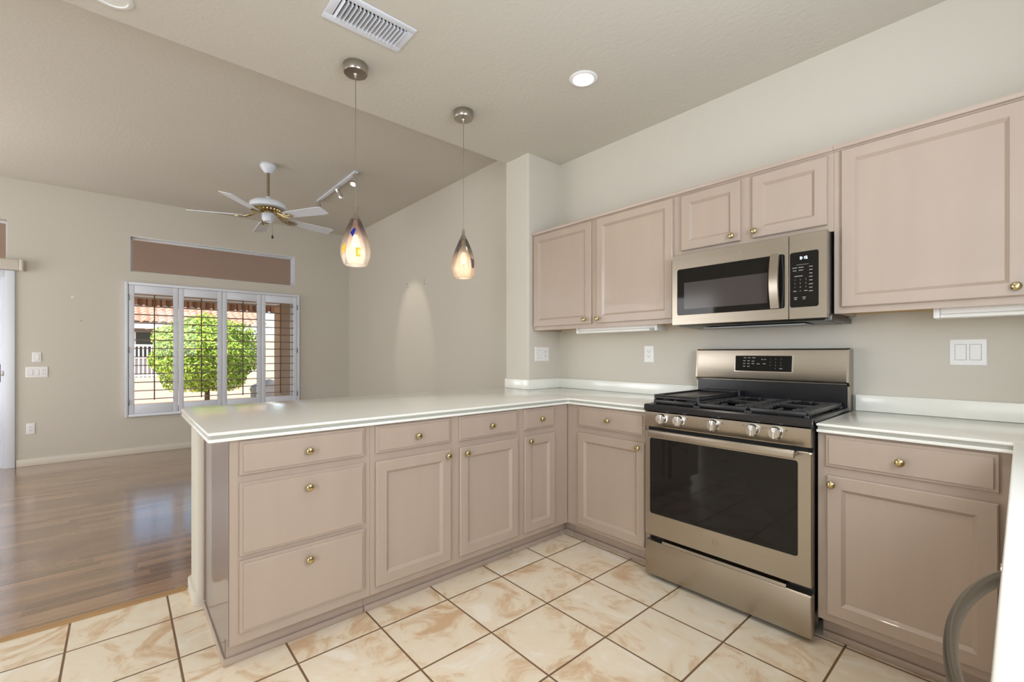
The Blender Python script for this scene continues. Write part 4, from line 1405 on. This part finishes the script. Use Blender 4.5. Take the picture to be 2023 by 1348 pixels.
# awning
aw = thing('patio_awning', 'brown striped canvas awning with scalloped fringe outside the living room windows', 'awning', (-6.6, -2.2, 2.1))
AY0, AY1 = -5.4, 1.2
ax0, az0, ax1, az1 = -5.23, 2.78, -8.0, 2.19
cv = MB()
nx, ny = 6, 44
vs, fs = [], []
for i in range(nx + 1):
    for j in range(ny + 1):
        s = i / nx
        vs.append((ax0 + (ax1 - ax0) * s, AY0 + (AY1 - AY0) * j / ny, az0 + (az1 - az0) * s - 0.03 * math.sin(PI * s)))
for i in range(nx):
    for j in range(ny):
        a = i * (ny + 1) + j
        fs.append((a, a + 1, a + ny + 2, a + ny + 1))
cv.raw(vs, fs)
build('canvas', cv, 'canvas', aw, 60)
vl = MB()
nsc = int((AY1 - AY0) / 0.19)
vs, fs = [], []
NV = nsc * 6
for j in range(NV + 1):
    y = AY0 + (AY1 - AY0) * j / NV
    ph = (j % 6) / 6
    zb_ = 2.035 - 0.035 * math.sin(PI * ph)
    vs += [(ax1 - 0.01, y, 2.20), (ax1 - 0.01, y, zb_)]
for j in range(NV):
    fs.append((2 * j, 2 * j + 1, 2 * j + 3, 2 * j + 2))
vl.raw(vs, fs)
vo = build('fringe', vl, 'awning', aw, 0)
tb = MB()
for k in range(0, nsc, 2):
    y = AY0 + (AY1 - AY0) * (k + 0.5) / nsc
    tb.prism([(y - 0.05, 2.018), (y, 1.992), (y + 0.05, 2.018), (y, 2.045)], ax1 - 0.005, ax1 - 0.001, axis='x')
build('fringe_trim', tb, 'ext_white', vo, 0)
build('front_bar', MB().cyl((ax1, AY0, 2.19), (ax1, AY1, 2.19), 0.025), 'ext_white', aw)
build('cassette', MB().box(XF - 0.28, XF - 0.165, AY0, AY1, 2.76, 2.90, 0.02), 'ext_white', aw)
# patio pillar
pp = MB().box(-7.62, -7.15, -0.55, -0.02, -0.02, 2.12, 0.02)
po = build('patio_pillar', pp, 'stucco')
tag(po, 'tan stucco patio pillar seen through the right shutter panel', 'pillar')
pb = MB().box(-6.9, -5.6, -0.60, -0.42, -0.02, 0.0)
pb.bm.free()
# citrus tree
tr = thing('citrus_tree', 'round bright green citrus tree seen through the middle shutter panels', 'tree', (-9.9, -1.35, 0))
build('trunk', MB().lathe([(0.06, -0.02), (0.05, 0.2), (0.045, 0.5), (0.05, 0.9), (0, 1.1)], (-9.9, -1.35, 0), (0, 0, 1), 14), 'bark', tr, 60)
rnd = random.Random(3)
vs, fs = [], []
for k in range(15000):
    z = rnd.uniform(-1, 1)
    a = rnd.uniform(0, 2 * PI)
    q = math.sqrt(1 - z * z)
    dvec = Vector((q * math.cos(a), q * math.sin(a), z))
    lump = 1 + 0.07 * math.sin(5 * a + 3 * z) + 0.06 * math.sin(9 * z + 2 * a)
    rr = lump * (1 - 0.22 * rnd.random() ** 2)
    ctr = Vector((-9.9 + dvec.x * 0.95 * rr, -1.35 + dvec.y * 1.0 * rr, 1.17 + dvec.z * 0.85 * rr))
    if ctr.z < 0.37:
        ctr.z = 0.37 + rnd.uniform(0, 0.12)
    nn = (dvec + Vector((rnd.uniform(-.7, .7), rnd.uniform(-.7, .7), rnd.uniform(-.4, .8)))).normalized()
    t1 = nn.orthogonal().normalized()
    t1 = Matrix.Rotation(rnd.uniform(0, 6.28), 3, nn) @ t1
    t2 = nn.cross(t1)
    L, Wd = rnd.uniform(.028, .048), rnd.uniform(.013, .022)
    n0 = len(vs)
    vs += [tuple(ctr - t1 * L), tuple(ctr + t2 * Wd + nn * 0.006), tuple(ctr + t1 * L), tuple(ctr - t2 * Wd + nn * 0.006)]
    fs.append((n0, n0 + 1, n0 + 2, n0 + 3))
build('foliage', MB().raw(vs, fs), 'leaf', tr, 0)
build('crown_core', MB().lathe([(0, -0.62), (0.45, -0.55), (0.70, -0.2), (0.74, 0.1), (0.55, 0.45), (0.25, 0.6), (0, 0.63)], (-9.9, -1.35, 1.15), (0, 0, 1), 20), 'leaf', tr, 60)
# neighbour's house
nh = thing('neighbour_house', 'neighbouring house with red clay tile roof beyond the garden wall', 'house', (-22, -5, 0))
build('wall', MB().box(-27, -20.2, -14, 1.5, 0, 2.45), 'ext_grey', nh, 0)
vs, fs = [], []
NYT, NR = 62 * 6, 15
ex, ez, rx, rz = -19.4, 2.34, -24.2, 4.2
for i in range(NR + 1):
    for lift in ((0.0, 0.05) if i < NR else (0.05,)):
        s = (i if lift == 0.0 else i) / NR
        for j in range(NYT + 1):
            y = -14.3 + 16.3 * j / NYT
            wv = abs(math.sin(PI * j / 6))
            vs.append((ex + (rx - ex) * s, y, ez + (rz - ez) * s + lift * 0.9 + 0.075 * wv))
rows = len(vs) // (NYT + 1)
for i in range(rows - 1):
    for j in range(NYT):
        a = i * (NYT + 1) + j
        fs.append((a, a + 1, a + NYT + 2, a + NYT + 1))
build('roof', MB().raw(vs, fs), 'roof', nh, 0)
build('fascia', MB().box(-19.6, -19.45, -14.3, 1.95, 2.12, 2.34), 'ext_white', nh, 0)
rt = MB()
for k in range(26):
    y = -14 + k * 0.63
    rt.box(-20.2, -19.62, y - 0.05, y + 0.05, 2.12, 2.28)
build('rafter_tails', rt, 'ext_white', nh, 0)
hw = build('window', MB().box(-20.2, -20.14, -3.0, -1.75, 1.0, 2.05), 'ext_white', nh, 0)
build('pane', MB().box(-20.14, -20.12, -2.9, -2.4, 1.05, 2.0).box(-20.14, -20.12, -2.35, -1.85, 1.05, 2.0), 'win_dark', hw, 0)
gw = build('garden_wall', MB().box(-16.75, -16.5, -14, 0.9, 0.0, 0.42), 'stucco_l')
tag(gw, 'low cream block garden wall behind the citrus tree', 'garden wall')
fc = thing('rail_fence', 'white metal picket fence on the low garden wall at the left of the shutters', 'fence', (-16.6, -5, 0.42))
fm = MB()
fm.box(-16.63, -16.58, -9.5, -1.55, 0.46, 0.51)
fm.box(-16.63, -16.58, -9.5, -1.55, 1.42, 1.48)
build('rails', fm, 'ext_white', fc, 0)
pk = MB()
for k in range(74):
    y = -9.45 + k * 0.106
    pk.box(-16.62, -16.595, y - 0.018, y + 0.018, 0.42, 1.44)
po_ = build('pickets', pk, 'ext_white', fc, 0)
cw = build('shed_wall', MB().box(-19.0, -16.0, 1.05, 3.6, 0.0, 1.75), 'stucco_l')
tag(cw, 'pale cream garden shed wall at the right end of the tiled roof', 'shed')
bo = bmesh.new()
bmesh.ops.create_icosphere(bo, subdivisions=3, radius=1)
for v in bo.verts:
    n = 1 + 0.13 * math.sin(3 * v.co.x + 1) * math.cos(4 * v.co.y) + 0.08 * math.sin(6 * v.co.z + v.co.x * 3)
    v.co = Vector((-10.6 + v.co.x * 0.38 * n, 0.02 + v.co.y * 0.42 * n, 0.22 + v.co.z * 0.30 * n))
bl_ = build('garden_boulder', MB()._take(bo, 0), 'rock', None, 60)
tag(bl_, 'grey boulder beside the patio pillar seen through the shutters', 'rock')

for o in S.objects:
    if '_org' in o:
        del o['_org']
